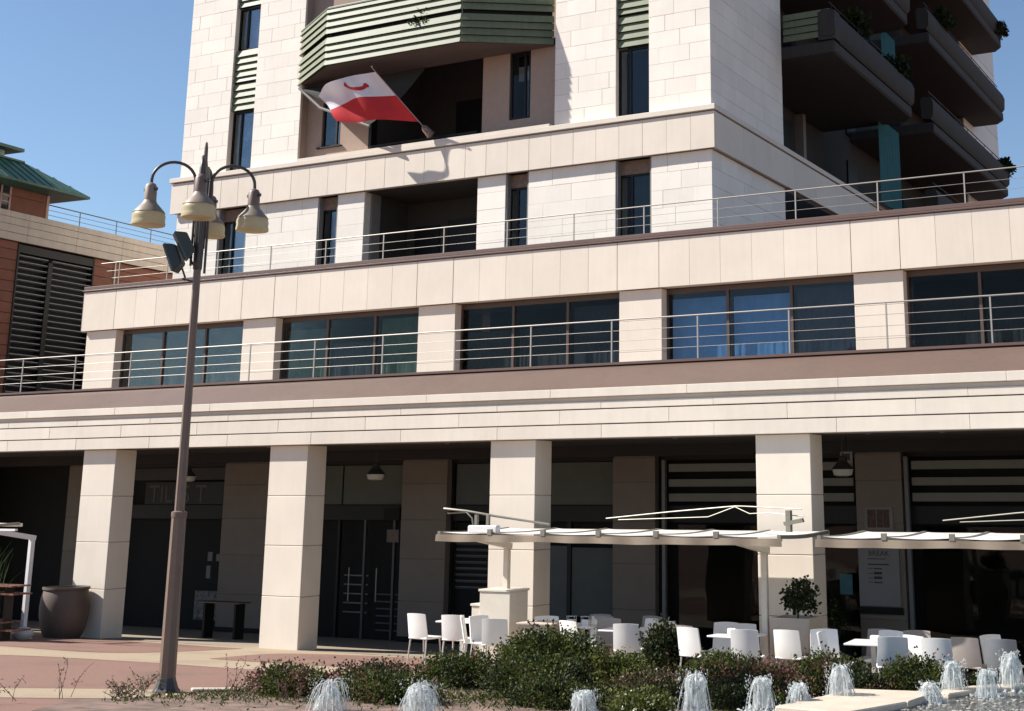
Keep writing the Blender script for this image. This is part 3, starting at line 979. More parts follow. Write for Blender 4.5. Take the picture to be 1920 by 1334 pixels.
for k in range(22):
    u = -.9 + .35 * k
    if u > 2.5: break
    v1 = .55 if u < 1.35 else .55 - (u - 1.35) / (2.7 - 1.35) * 1.40
    f1 = (v1 + .85) / 1.40
    a, b = Vector((u, -.84, ze + .075)), Vector((u, v1, ze + .075 + (zt - ze - .07) * f1))
    if (b - a).length < .2: continue
    MB().obox((a + b) / 2, (.014, 0, 0), (b - a) / 2, (0, -.008, .022)).build('roof_seam', COPPER, roof)
m = MB().box(-.95, 1.2, .50, 3.65, 13.40, 13.46)
m.build('roof_ridge_cap', COPPER, roof)
MB().box(-.9, .6, .75, 3.4, 13.46, 13.70).build('clerestory', COPPER_P, K)
MB().prism([(-.95, .35), (1.0, .35), (1.0, 3.8), (-.95, 3.8)], 13.70, 13.80).build('upper_roof', COPPER, K)
# ------------------------------------------------------------ street lamp
POLE = mat('brown_lamp_paint', (0.165, 0.112, 0.084), 0.45, 0.08, 6, 0.06, 40, streak=.06)
POLE_D = mat('dark_lamp_paint', (0.055, 0.046, 0.042), 0.4, 0.08, 6)
SHADEC = mat('cream_lamp_glass', (0.66, 0.58, 0.36), 0.35, 0.06, 5, translucent=0.35)
CAPB = mat('tan_lamp_cap', (0.24, 0.19, 0.145), 0.5, 0.08, 6)
FLOOD = mat('teal_floodlight', (0.030, 0.045, 0.048), 0.45, 0.08, 6)
LX, LY = -14.06, 14.07
Z0 = zg(LY)
L = thing('street_lamp', 'tall brown four-armed street lamp with cream bell shades and floodlights', 'street lamp', (LX, LY, Z0))


def octo(r0, r1, z0, z1):
    return MB().tube([(LX, LY, z0), (LX, LY, z1)], [r0, r1], 8)


octo(.108, .094, Z0 + .02, 2.86).build('lower_pole', POLE, L)
octo(.066, .050, 2.86, 6.15).build('upper_pole', POLE, L)
MB().lathe([(.098, 2.80), (.101, 2.82), (.101, 2.87), (.066, 2.885)], (LX, LY, 0), 16).build('pole_collar', POLE, L, True)
MB().lathe([(.18, Z0 - .05), (.18, Z0 + .015), (.15, Z0 + .05), (.118, Z0 + .14), (.109, Z0 + .18)], (LX, LY, 0), 8).build('base_flange', POLE_D, L)
octo(.06, .075, 6.15, 6.9).build('hub_stem', POLE_D, L)
octo(.075, .075, 6.45, 7.45).build('hub_cage', POLE_D, L)
octo(.085, .07, 7.45, 7.62).build('hub_cap', CAPB, L)
MB().lathe([(.05, 7.6), (.04, 7.64), (.03, 7.72), (.026, 7.9), (.015, 7.98), (.0, 7.99)], (LX, LY, 0), 10).build('finial', POLE, L, True)
for k in range(4):
    t = math.radians(45 + 90 * k)
    c = Vector((math.cos(t), math.sin(t), 0))
    ob = Vector((LX, LY, 0))
    MB().tube([ob + c * .095 + Vector((0, 0, 6.1 + .05 * k)), ob + c * .095 + Vector((0, 0, 7.42))], .018, 6).build('cage_bar', POLE_D, L)
for k, ang in enumerate((-140, 48, -48, 125)):
    t = math.radians(ang)
    c = Vector((math.cos(t), math.sin(t), 0))
    ob = Vector((LX, LY, 0))
    R_ = .70
    pts = [ob + c * .11 + Vector((0, 0, 7.0)), ob + c * .11 + Vector((0, 0, 7.30))]
    for q in range(0, 15):
        a = math.pi * q / 14
        pts.append(ob + c * (.11 + (R_ - .11) * (1 - math.cos(a)) / 2) + Vector((0, 0, 7.40 + .27 * math.sin(a))))
    pts.append(ob + c * R_ + Vector((0, 0, 7.32)))
    MB().tube(pts, .022, 10).build('arm', POLE_D, L, True)
    h = ob + c * R_
    h = h + Vector((0, 0, .10))
    hd = MB().lathe([(.085, 6.95), (.085, 7.0), (.082, 7.20), (.06, 7.24), (.02, 7.26)], h, 14).build('lamp_housing', CAPB if k == 0 else POLE, L, True)
    MB().box(h.x - .12, h.x + .12, h.y - .015, h.y + .015, 7.24, 7.28).build('housing_clip', POLE_D, hd)
    MB().lathe([(.218, 6.825), (.198, 6.855), (.14, 6.92), (.10, 6.965), (.085, 7.0)], h, 24).build('shade_cap', CAPB, hd, True)
    MB().lathe([(.0, 6.638), (.175, 6.640), (.226, 6.647), (.230, 6.67), (.223, 6.70), (.220, 6.73), (.225, 6.76), (.219, 6.80), (.206, 6.825)], h, 24).build('shade_glass', SHADEC, hd, True)
# floodlights: tilted boxes on a bracket
for (off, yaw, tilt) in (((-.27, -.16, 6.33), 205, 22), ((-.06, -.20, 6.48), 230, 28)):
    t = math.radians(yaw)
    c = Vector((math.cos(t), math.sin(t), 0))
    side = Vector((-c.y, c.x, 0))
    ti = math.radians(tilt)
    fwd = c * math.cos(ti) - Vector((0, 0, 1)) * math.sin(ti)
    upv = c * math.sin(ti) + Vector((0, 0, 1)) * math.cos(ti)
    ce = Vector((LX, LY, 0)) + Vector(off)
    m = MB()
    f1 = [ce + fwd * .075 + side * (sx * .125) + upv * (sz * .22) for sx, sz in ((-1, -1), (1, -1), (1, 1), (-1, 1))]
    f2 = [ce - fwd * .08 + side * (sx * .085) + upv * (sz * .14) for sx, sz in ((-1, -1), (1, -1), (1, 1), (-1, 1))]
    i = 0
    m.v = [tuple(p) for p in f1 + f2]
    m.f = [(0, 1, 2, 3), (7, 6, 5, 4)] + [(k, 4 + k, 4 + (k + 1) % 4, (k + 1) % 4) for k in range(4)]
    fb = m.build('floodlight', FLOOD, L, bevel=.015)
    MB().obox(ce + fwd * .081, side * .11, upv * .20, fwd * .006).build('lens', mat('flood_lens', (.05, .095, .11), .15, .05) if 'flood_lens' not in MATS else MATS['flood_lens'], fb)
    MB().tube([ce - side * .13, ce - side * .13 - upv * .3, ce - upv * .34, (LX, LY, ce.z - .36)], .014, 6).build('bracket', POLE_D, fb)

# ------------------------------------------------------------ flag on a staff
WHITE = mat('white_flag_cloth', (0.78, 0.75, 0.80), 0.8, 0.03, 4, translucent=0.25)
RED = mat('red_flag_cloth', (0.56, 0.03, 0.035), 0.8, 0.06, 4, translucent=0.25)
F = thing('flag', 'white and red flag with red emblem flying from a staff below the green balcony', 'flag', (-22.85, 31.0, 13.3))
pa, pb = Vector((-22.55, 31.0, 13.25)), Vector((-23.75, 29.9, 15.0))
MB().tube([pa, pb], .013, 8).build('staff', mat('flag_staff', (.35, .30, .26), .5), F)
MB().lathe([(.0, .0), (.022, .01), (.032, .03), (.0, .05)], pb, 10).build('staff_knob', MATS['flag_staff'], F, True)
d = (pb - pa).normalized()
MB().tube([pa - d * .22, pa - d * .18, pa + d * .10, pa + d * .2], [.03, .13, .10, .03], 10).build('staff_holder', mat('rusty_holder', (.21, .14, .11), .85, .5, 14), F, True)


def flag_pt(u, v):
    """u along the fly, v down the hoist"""
    h0, h1 = pb.lerp(pa, .07), pb.lerp(pa, .86)
    f0, f1 = Vector((-25.70, 29.75, 14.42)), Vector((-24.72, 29.85, 13.50))
    h, f = h0.lerp(h1, v), f0.lerp(f1, v)
    p = h.lerp(f, u)
    bow = math.sin(math.pi * u)
    wv = math.sin(u * 7.5 + v * 2.4) * .17 * u ** .6 + math.sin(u * 14 - v * 4) * .045 * u + .10 * math.sin(v * 5.0) * u
    return p + Vector((0, wv, bow * (.17 - .13 * v) + .035 * math.sin(u * 9 + v * 3) * u))


def flag_part(v0, v1, name, material):
    m = MB()
    NU, NV = 36, 12
    idx = {}
    for i in range(NU + 1):
        for j in range(NV + 1):
            idx[i, j] = len(m.v)
            m.v.append(tuple(flag_pt(i / NU, v0 + (v1 - v0) * j / NV)))
    for i in range(NU):
        for j in range(NV):
            m.f.append((idx[i, j], idx[i, j + 1], idx[i + 1, j + 1], idx[i + 1, j]))
    return m.build(name, material, F, True)


wh = flag_part(0, .47, 'white_stripe', WHITE)
flag_part(.47, 1, 'red_stripe', RED)
em = MB()
for off in (-.012, .012):
    for k in range(16):
        def ep(q, r):
            a = math.radians(10 + 200 * q / 16)
            w = .028 + .035 * math.sin(math.pi * q / 16) + (.05 if q in (1, 2) else 0) + (.03 if q in (13, 14) else 0)
            u = .42 + (.125 + r * w * .6) * math.cos(a + math.pi)
            v = .16 + (.115 + r * w * 1.3) * math.sin(a) * 1.0
            return flag_pt(u, v) + Vector((0, off, 0))
        q4 = (ep(k, -.4), ep(k + 1, -.4), ep(k + 1, .6), ep(k, .6))
        em.quad(*q4)
em.build('emblem', RED, wh)

# ------------------------------------------------------------ pergola awnings
ALU = mat('cream_aluminium', (0.60, 0.545, 0.46), 0.45, 0.05, 5)
ALUW = mat('white_aluminium', (0.74, 0.73, 0.72), 0.4, 0.04, 5)
FAB = mat('white_awning_fabric', (0.82, 0.80, 0.77), 0.8, 0.04, 3, translucent=0.3)
VAL = mat('beige_valance', (0.27, 0.215, 0.16), 0.85, 0.07, 6, translucent=0.15)
CHROME = mat('awning_arm_metal', (0.24, 0.225, 0.185), 0.45, 0.08, 8, metal=.3)


def awning(x0, x1, label, posts, frame_mat, arms=True, left_kit=True, beam=0.0):
    t = thing('awning', label, 'awning', ((x0 + x1) / 2, 21.5, zg(21.5)), 0, 'terrace awnings')
    yf, yb, zf, zb = 20.5, 22.75, 2.43, 2.455
    n = max(3, round((x1 - x0) / 1.02))
    st = (x1 - x0) / n

    def zs(y, x):
        u = (y - yf) / (yb - yf)
        return zf + (zb - zf) * u - .03 * math.sin(math.pi * u)
    for k in range(n):
        xa, xb = x0 + k * st + .045, x0 + (k + 1) * st - .045
        m = MB()
        NU, NV = 8, 6
        for i in range(NU):
            for j in range(NV):
                def P(i, j, dz):
                    x, y = xa + (xb - xa) * i / NU, yf + .04 + (yb - yf - .04) * j / NV
                    return (x, y, zs(y, x) + .035 - .025 * math.sin(math.pi * i / NU) + dz)
                m.quad(P(i, j, 0), P(i + 1, j, 0), P(i + 1, j + 1, 0), P(i, j + 1, 0))
        m.build('fabric_panel', FAB, t, True)
    for k in range(n + 1):
        x = x0 + k * st
        m = MB()
        pts = [(x, yf + (yb - yf) * q / 6, zs(yf + (yb - yf) * q / 6, x) + .02) for q in range(7)]
        for q in range(6):
            m.obox((Vector(pts[q]) + Vector(pts[q + 1])) / 2, (.03, 0, 0), (Vector(pts[q + 1]) - Vector(pts[q])) / 2, (0, 0, .03))
        m.build('rib', CHROME, t)
        if 0 < k < n:
            MB().box(x - .04, x + .04, yf - .03, yf + .03, zf - .01, zf + .09).build('rib_clip', CHROME, t)
    # scalloped front valance and beam
    m = MB()
    N = 120
    for q in range(N):
        xa, xb = x0 - .05 + (x1 - x0 + .1) * q / N, x0 - .05 + (x1 - x0 + .1) * (q + 1) / N
        lo = lambda x: zf - .12 - (.006 * math.sin((x - x0) * 2.1)) - .004 * math.sin((x - x0) * 5.3)
        yy = lambda x: yf - .03 + .02 * math.sin((x - x0) * 9)
        m.quad((xa, yy(xa), lo(xa)), (xb, yy(xb), lo(xb)), (xb, yf - .02, zf - .005), (xa, yf - .02, zf - .005))
    m.build('valance', VAL, t, True)
    MB().box(x0 - .03, x1 + .03 + beam, yf, yf + .07, zf - .05, zf - .008).build('front_beam', frame_mat, t)
    MB().box(x0, x1, yb, yb + .10, zb - .05, zb + .025).build('cassette', frame_mat, t)
    for px in posts:
        pz = zg(21.5)
        MB().box(px - .05, px + .05, 21.47, 21.57, pz, 2.22).build('post', frame_mat, t, bevel=.008)
        MB().obox((px - .02, 21.05, 2.29), (.05, 0, 0), (-.06, -.50, .085), (0, .008, .05)).build('post_arm', frame_mat, t)
        MB().box(px - .14, px + .14, 21.38, 21.66, pz - .05, pz + .02).build('post_foot', frame_mat, t)
    if arms:
        k = 0
        for (xa, xb, ya) in arms:
            xm = xa * .35 + xb * .65
            MB().tube([(xa, 22.3, 2.68), ((xa + xm) / 2, 22.2, 2.80), (xm, 22.0, 2.90), (xm + .2, 21.9, 2.90), (xb, 21.4, 2.86)], .011, 6).build('folding_arm', CHROME, t, True)
            MB().tube([(xa + .3, 22.2, 2.66), (xm - .5, 22.0, 2.72), (xm, 22.0, 2.89)], .008, 6).build('folding_arm', CHROME, t, True)
            MB().tube([(xm, 22.0, 2.89), (xm + .35, 21.8, 2.78), (xm + .8, 21.6, 2.80), (xb, 21.5, 2.74)], .008, 6).build('arm_cable', CHROME, t, True)
            MB().box(xb - .28, xb - .20, 21.4, 21.5, 2.5, 2.84).build('arm_bracket', CHROME, t)
            MB().obox((xb - .1, 21.3, 2.66), (.16, 0, .03), (0, .04, 0), (-.01, 0, .03)).build('arm_bracket', CHROME, t)
    if left_kit:
        MB().tube([(x0 + .02, 20.6, 2.86), (x0 + .5, 20.6, 2.82), (x0 + 1.0, 20.7, 2.74), (x0 + 2.0, 20.9, 2.60)], .022, 6).build('folding_arm', CHROME, t, True)
        MB().tube([(x0 + .08, 20.65, 2.78), (x0 + .5, 20.6, 2.80), (x0 + .62, 20.6, 2.7), (x0 + .66, 20.6, 2.5)], .014, 6).build('arm_cable', CHROME, t, True)
        for dx in (.68, .92):
            MB().box(x0 + dx, x0 + dx + .05, 20.58, 20.64, 2.46, 2.76).build('arm_bracket', CHROME, t)
        MB().box(x0 + .55, x0 + 1.15, 20.56, 20.70, 2.45, 2.58).build('gear_box', ALUW, t, bevel=.02)
    return t


awning(-14.35, -8.0, 'cream awning with white panels over the cafe tables, standing before two columns', (-13.58, -8.66), ALU, arms=((-12.0, -7.95, 0),))
awning(-7.35, -1.2, 'cream awning with white panels running out of the picture at right', (-2.2,), ALU, arms=((-5.9, -2.3, 0),), left_kit=False)
awning(-31.5, -27.7, 'white framed awning end beside the leftmost column', (-25.75,), ALUW, arms=None, left_kit=False, beam=2.6)
# ------------------------------------------------------------ cafe furniture
CHW = mat('white_chair_plastic', (0.80, 0.79, 0.76), 0.4, 0.03, 5)
CHG = mat('shaded_taupe_chair_plastic', (0.33, 0.29, 0.265), 0.5, 0.05, 5)  # taupe puts the awning's shade into the shell colour
CHB = mat('shaded_grey_chair_plastic', (0.26, 0.275, 0.29), 0.5, 0.05, 5)  # grey shells with the awning's shade mixed into the colour
LEGM = mat('pale_chair_leg', (0.62, 0.60, 0.57), 0.4, 0.05, 8, metal=.3)


def make_chair(shell):
    t = link(bpy.data.objects.new('chair', None))
    t.empty_display_size = .2
    ORG[t.name] = Vector((0, 0, 0))
    # curved one-piece back panel
    m = MB()
    N, W = 8, .215
    for side in (0, 1):
        for j, (y, z) in enumerate(((.17, .43), (.195, .52), (.215, .64), (.245, .80), (.25, .83))):
            for i in range(N + 1):
                x = -W + 2 * W * i / N
                m.v.append((x * (1 - .02 * j), y + .03 * (x / W) ** 2 * -1 + (.022 if side else 0), z - .01 * (x / W) ** 2 * (1 if j == 4 else 0)))
    R = 5
    n1 = (N + 1) * R
    for j in range(R - 1):
        for i in range(N):
            a, b, c, d = j * (N + 1) + i, j * (N + 1) + i + 1, (j + 1) * (N + 1) + i + 1, (j + 1) * (N + 1) + i
            m.f.append((a, b, c, d))
            m.f.append((n1 + d, n1 + c, n1 + b, n1 + a))
    for i in range(N):
        m.f.append((i + 1, i, n1 + i, n1 + i + 1))
        k = (R - 1) * (N + 1) + i
        m.f.append((k, k + 1, n1 + k + 1, n1 + k))
    for j in range(R - 1):
        a, b = j * (N + 1), (j + 1) * (N + 1)
        m.f.append((a, b, n1 + b, n1 + a))
        a, b = a + N, b + N
        m.f.append((b, a, n1 + a, n1 + b))
    m.build('backrest', shell, t, True)
    MB().prism([(-.21, -.22), (.21, -.22), (.22, .0), (.21, .19), (-.21, .19), (-.22, .0)], .42, .45).build('seat', shell, t, bevel=.01)
    for sx in (-1, 1):
        for sy in (-1, 1):
            MB().tube([(sx * .18, sy * .16, .43), (sx * .205, sy * .20, .0)], [.014, .011], 6).build('leg', LEGM, t)
    return t


TABW = mat('white_table_top', (0.80, 0.79, 0.77), 0.3, 0.03, 5)


def make_table():
    t = link(bpy.data.objects.new('cafe_table', None))
    t.empty_display_size = .2
    ORG[t.name] = Vector((0, 0, 0))
    MB().box(-.36, .36, -.36, .36, .715, .74).build('table_top', TABW, t, bevel=.006)
    MB().box(-.03, .03, -.03, .03, .03, .715).build('pedestal', LEGM, t)
    MB().prism([(-.25, -.25), (.25, -.25), (.25, .25), (-.25, .25)], .0, .03).build('base', LEGM, t, bevel=.008)
    return t


protos = {}


def put(kind, x, y, rz, label):
    if kind not in protos:
        protos[kind] = o = make_table() if kind == 'table' else make_chair({'w': CHW, 't': CHG, 'g': CHB}[kind])
    else:
        o = copy_tree(protos[kind])
    o.location = (x, y, zg(y) + .01)
    o.scale = (1.06, 1.06, 1.09) if kind != 'table' else (1, 1, 1.05)
    o.rotation_euler = (math.atan(-SL) * 1.0, 0, math.radians(rz)) if kind == 'x' else (0, 0, math.radians(rz))
    if kind == 'table':
        tag(o, label, 'table', 'cafe tables')
    else:
        tag(o, label, 'chair', 'cafe chairs')
    return o


put('w', -15.14, 21.30, 172, 'white chair, the leftmost of all, with its back to the plaza')
put('w', -14.46, 21.35, 186, 'second white chair from the left, its back to the plaza')
put('table', -14.85, 22.05, 4, 'white table behind the two leftmost white chairs')
put('w', -13.75, 20.85, 120, 'white chair in the sun between the leftmost pair and the awning post')
put('w', -13.42, 20.7, 75, 'white chair in the sun right in front of the left awning post')
put('w', -13.0, 20.35, 200, 'sunlit white chair whose back rises behind the tallest green shrub')
put('w', -12.75, 21.6, 40, 'white chair beside the third column, near the glass holders')
put('table', -12.35, 22.1, -6, 'white table with glass holders beside the third column')
put('g', -12.55, 23.0, 5, 'grey chair in shade at the far side of the glass-holder table')
put('w', -11.78, 20.95, 160, 'white curved chair just right of the tallest green shrub')
put('t', -11.72, 21.75, 10, 'shade-toned taupe chair in shade between two white ones, right of the tallest shrub')
put('w', -10.72, 20.75, 192, 'bright white chair left of the dark leafy shrub, back to the plaza')
put('table', -11.15, 21.45, 3, 'white table between the curved and the bright white chair')
put('t', -9.85, 21.2, 170, 'shade-toned taupe chair right of the dark leafy shrub, partly hidden')
put('w', -9.35, 20.4, 164, 'white chair behind the middle of the hedge, right of the dark leafy shrub')
put('w', -8.55, 20.5, 190, 'bright white chair just left of the right awning post')
put('table', -8.98, 21.1, -4, 'white table left of the right awning post')
put('w', -9.2, 21.85, 20, 'small white chair at the far side of the table by the right post')
put('w', -8.08, 21.2, 176, 'pale chair standing against the large tapered planter')
put('w', -7.02, 20.25, 95, 'white chair at the left end of the right-hand table, sunlit')
put('table', -6.62, 20.7, 5, 'white table in the sun right of the tapered planter')
put('w', -6.18, 20.2, 200, 'sunlit white chair behind the right part of the hedge')
put('t', -7.05, 22.1, -8, 'shade-toned taupe chair in shade under the menu board')
put('t', -6.4, 22.2, 12, 'shade-toned taupe chair in shade right of the menu board')
put('w', -5.55, 20.45, 184, 'bright white chair behind the right-hand fountain jets, left of three')
put('t', -5.32, 21.35, 172, 'shade-toned taupe chair next to the bright white chair at far right')
put('w', -4.98, 21.9, 60, 'pale chair between the taupe and the grey chair at far right')
put('g', -4.82, 21.25, 186, 'grey chair, the rightmost of all, with its back to the plaza')
put('w', -12.95, 22.3, 110, 'white chair at the left end of the glass-holder table, close to the third column')
put('w', -11.45, 22.6, -30, 'white chair behind the taupe one, right of the third column')
put('w', -10.35, 21.6, 60, 'white chair half hidden behind the dark leafy shrub, left side')
put('w', -9.75, 22.3, 10, 'white chair deeper in shade behind the dark leafy shrub')
put('w', -7.45, 21.0, 30, 'white chair close to the right side of the tapered planter')
put('w', -6.75, 21.6, -15, 'white chair behind the sunlit table under the menu board')
put('w', -5.95, 21.15, 150, 'white chair just right of the sunlit right-hand table')
put('table', -5.75, 21.75, 8, 'white table in the shade behind the bright white chair at right')
put('g', -13.2, 24.2, 15, 'dark grey chair deep in the arcade behind the glass holders')
put('g', -12.3, 24.4, -12, 'second dark grey chair deep in the arcade, left of the taupe one')

# glass holders on a table
HOLD = mat('clear_holder', (0.45, 0.46, 0.47), 0.15, 0.1, 20, metal=.4)
for (x, y, lab) in ((-12.52, 22.0, 'left wire glass holder on the white table by the third column'), (-12.26, 22.05, 'right wire glass holder on the white table by the third column')):
    z = zg(22.1) + .79
    t = thing('glass_holder', lab, 'holder', (x, y, z), .2, 'holders on the cafe tables')
    ORG[t.name] = Vector((0, 0, 0))
    for sx in (-1, 1):
        for sy in (-1, 1):
            MB().tube([(sx * .07, sy * .05, 0), (sx * .07, sy * .05, .15)], .006, 6).build('wire', HOLD, t)
    MB().box(-.08, .08, -.06, .06, .145, .16).build('rim', HOLD, t)
    MB().box(-.065, .065, -.045, .045, .0, .10).build('napkins', CHW, t)
for (x, y, lab) in ((-9.0, 20.95, 'small white menu stand on the table by the right post'), (-6.55, 20.6, 'white napkin box on the sunlit table right of the planter')):
    z = zg(y + .1) + .79
    t = MB().prism([(x - .07, y - .05), (x + .07, y - .05), (x + .07, y + .05), (x - .07, y + .05)], z, z + .10).build('table_stand', CHW, bevel=.012)
    tag(t, lab, 'stand', 'small stands on the cafe tables')

# ------------------------------------------------------------ planters, pots
PLC = mat('cream_planter', (0.44, 0.37, 0.31), 0.8, 0.06, 3, 0.15, 60)
POTD = mat('dark_clay_pot', (0.105, 0.074, 0.058), 0.65, 0.12, 4, 0.1, 30)
SOIL = mat('dark_soil', (0.035, 0.028, 0.022), 1.0, 0.3, 8, 0.6, 30)
LEAF = mat('green_leaf', (0.070, 0.086, 0.022), 0.55, 0.15, 6, island=.45, translucent=.3, spec=.14)
LEAF_D = mat('dark_leaf', (0.026, 0.036, 0.013), 0.5, 0.15, 6, island=.45, translucent=.25, spec=.14)
LEAF_Y = mat('fresh_leaf', (0.135, 0.15, 0.034), 0.55, 0.15, 6, island=.4, translucent=.35, spec=.14)
LEAF_R = mat('reddish_leaf', (0.135, 0.062, 0.048), 0.6, 0.2, 6, island=.45, translucent=.3, spec=.25)
LEAF_B = mat('brown_dry_leaf', (0.13, 0.085, 0.055), 0.7, 0.2, 6, island=.4, translucent=.2, spec=.2)
PETAL = mat('pink_petal', (0.55, 0.23, 0.24), 0.7, 0.1, 6, island=.3, translucent=.3)
PETAL_W = mat('white_petal', (0.70, 0.68, 0.55), 0.7, 0.1, 6, island=.2, translucent=.3)
BARK = mat('twig_bark', (0.085, 0.06, 0.045), 0.9, 0.2, 10)


def leaf(m, p, d, nrm, ln, wd):
    """folded four-point leaf"""
    sdv = d.cross(nrm).normalized() * wd
    mid = p + d * ln * .5
    i = len(m.v)
    m.v += [tuple(p), tuple(mid + sdv - nrm * wd * .25), tuple(p + d * ln), tuple(mid - sdv - nrm * wd * .25)]
    m.f += [(i, i + 1, i + 2), (i, i + 2, i + 3)]


def rand_dir(rr):
    while True:
        v = Vector((rr.uniform(-1, 1), rr.uniform(-1, 1), rr.uniform(-1, 1)))
        if .05 < v.length < 1: return v.normalized()


def lump(p, s):
    return noise.noise(Vector(p) * s)


def crown_pts(rr, n, c, rx, ry, rz, seed, clump=2.6, hollow=.55):
    """points in an uneven crown, gathered in twig clumps"""
    out = []
    sv = Vector((seed * 3.1, seed * 1.7, seed * .9))
    tw = []
    while len(tw) < max(6, n // 26):
        d = rand_dir(rr)
        if d.z < -.55: continue
        k = .92 + .36 * noise.noise(d * 1.6 + sv) + .22 * noise.noise(d * 4.2 + sv)
        r = (hollow + (1 - hollow) * rr.random() ** .6) * k
        tw.append((Vector((d.x * rx * r, d.y * ry * r, d.z * rz * r)), d))
    while len(out) < n:
        t, d = rr.choice(tw)
        g = Vector((rr.gauss(0, .075), rr.gauss(0, .075), rr.gauss(0, .065))) * (0.7 + .5 * max(rx, rz))
        out.append((c + t + g, (d * .6 + rand_dir(rr) * .8 + Vector((0, 0, .35))).normalized()))
    return out, [c + t for t, _ in tw]


def shrub(name, label, x, y, rx, ry, h, n, mats, seed, group, size=.042, flowers=None, cat='shrub', base=None):
    """mats: list of (material, share)"""
    rr = random.Random(seed)
    z = zg(y) if base is None else base
    if name == 'shrub': h *= .80
    t = thing(name, label, cat, (x, y, z), 0, group)
    c = Vector((x, y, z + h * .48))
    n = int(n * 1.5)
    pts, tips = crown_pts(rr, n, c, rx, ry, h * .52, seed, hollow=.35)
    bins = [MB() for _ in mats]
    sv = Vector((seed, seed * 2.0, 0))
    for p, d in pts:
        if p.z < z + .03: p.z = z + .03 + rr.random() * .1
        q = .5 + .5 * noise.noise(p * 2.3 + sv) + rr.uniform(-.16, .16)
        acc, k = 0, 0
        for k, (_, sh) in enumerate(mats):
            acc += sh
            if q <= acc: break
        nn = (Vector((0, 0, 1)) * .8 + rand_dir(rr)).normalized()
        leaf(bins[k], p, d, nn, size * rr.uniform(.75, 1.5), size * rr.uniform(.30, .5))
    for k, (mt, _) in enumerate(mats):
        if bins[k].f: bins[k].build('foliage', mt, t)
    s = MB()
    for tip in tips[::3]:
        b = Vector((x + rr.uniform(-.08, .08), y + rr.uniform(-.08, .08), z - .02))
        midp = b.lerp(tip, .55) + Vector((rr.uniform(-.04, .04), rr.uniform(-.04, .04), .05))
        s.tube([b, midp, tip], [.010, .007, .003], 5, False)
    s.build('stem', BARK, t)
    if flowers:
        f = MB()
        for p, d in rr.sample(pts, flowers[1]):
            p = c + (p - c) * 1.07
            for a in range(4):
                leaf(f, p, rand_dir(rr), rand_dir(rr), .03, .014)
        tag(f.build('flower', flowers[0], t), kind='stuff')
    return t


def tapered_planter(x, y, w0, w1, h, label, rz=0):
    z = zg(y)
    t = thing('planter', label, 'planter', (x, y, z))
    m = MB()
    for (w, zz) in ((w0, 0), (w1, h), (w1 - .05, h), (w1 - .07, h - .09)):
        m.v += [(x - w, y - w, z + zz), (x + w, y - w, z + zz), (x + w, y + w, z + zz), (x - w, y + w, z + zz)]
    m.f.append((3, 2, 1, 0))
    for k in range(3):
        for j in range(4):
            q = (j + 1) % 4
            m.f.append((4 * k + j, 4 * k + q, 4 * k + 4 + q, 4 * k + 4 + j))
    m.build('planter_body', PLC, t)
    MB().box(x - w1 + .07, x + w1 - .07, y - w1 + .07, y + w1 - .07, z + h - .12, z + h - .09).build('soil', SOIL, t)
    return t


tapered_planter(-8.22, 21.75, .26, .34, 1.08, 'large tapered cream planter with a small tree before the rightmost column')
rr = random.Random(4)
t = thing('small_tree', 'small round-leaved tree growing from the tapered cream planter', 'tree', (-8.2, 21.75, 1.15))
MB().tube([(-8.2, 21.75, 1.05), (-8.19, 21.75, 1.2), (-8.16, 21.74, 1.36)], [.02, .015, .008], 6).build('trunk', BARK, t)
m = MB()
pts, tips = crown_pts(rr, 950, Vector((-8.15, 21.74, 1.43)), .22, .2, .27, 3)
for p, d in pts:
    leaf(m, p, d, rand_dir(rr), .062, .026)
m.build('crown', LEAF_D, t)
br = MB()
for tip in tips[::2]:
    br.tube([(-8.17, 21.745, 1.25), tip], [.007, .003], 5, False)
br.build('branch', BARK, t)

# tall stepped counterweight boxes round the left awning post
for (x0, x1, y0, y1, z1, lab) in ((-13.93, -13.30, 21.2, 21.8, 1.48, 'tall cream box hiding the foot of the left awning post'), (-14.16, -13.97, 21.3, 21.7, 1.22, 'lower cream box left of the tall one at the awning post')):
    z = zg(21.5)
    t = thing('counterweight_box', lab, 'box', ((x0 + x1) / 2, (y0 + y1) / 2, z), 0, 'boxes at the awning post')
    MB().box(x0, x1, y0, y1, z, z1 - .04).build('box_body', ALU, t, bevel=.01)
    MB().box(x0 - .02, x1 + .02, y0 - .02, y1 + .02, z1 - .04, z1).build('box_lid', ALU, t, bevel=.006)
for (x0, x1, y0, z1, lab) in ((-12.85, -12.35, 20.9, .98, 'low pale box right of the left awning post, behind the tallest shrub'),):
    z = zg(21.2)
    t = thing('serving_box', lab, 'box', ((x0 + x1) / 2, 21.2, z))
    MB().box(x0, x1, y0, y0 + .5, z, z1 - .03).build('box_body', PLC, t, bevel=.01)
    MB().box(x0 - .1, x1 + .1, y0 - .05, y0 + .55, z1 - .03, z1).build('box_lid', PLC, t, bevel=.006)

# big dark pot by the leftmost column
px, py = -25.86, 22.66
t = thing('clay_pot', 'big dark rounded clay pot in front of the leftmost column', 'pot', (px, py, zg(py)))
MB().lathe([(.36, .0), (.40, .04), (.47, .22), (.52, .48), (.53, .68), (.51, .88), (.48, .98), (.47, 1.02), (.50, 1.04), (.50, 1.09), (.45, 1.09), (.43, 1.0)], (px, py, zg(py)), 32).build('pot_body', POTD, t, True)
MB().lathe([(.41, 1.0), (.41, 1.005)], (px, py, zg(py)), 24).build('soil', SOIL, t)
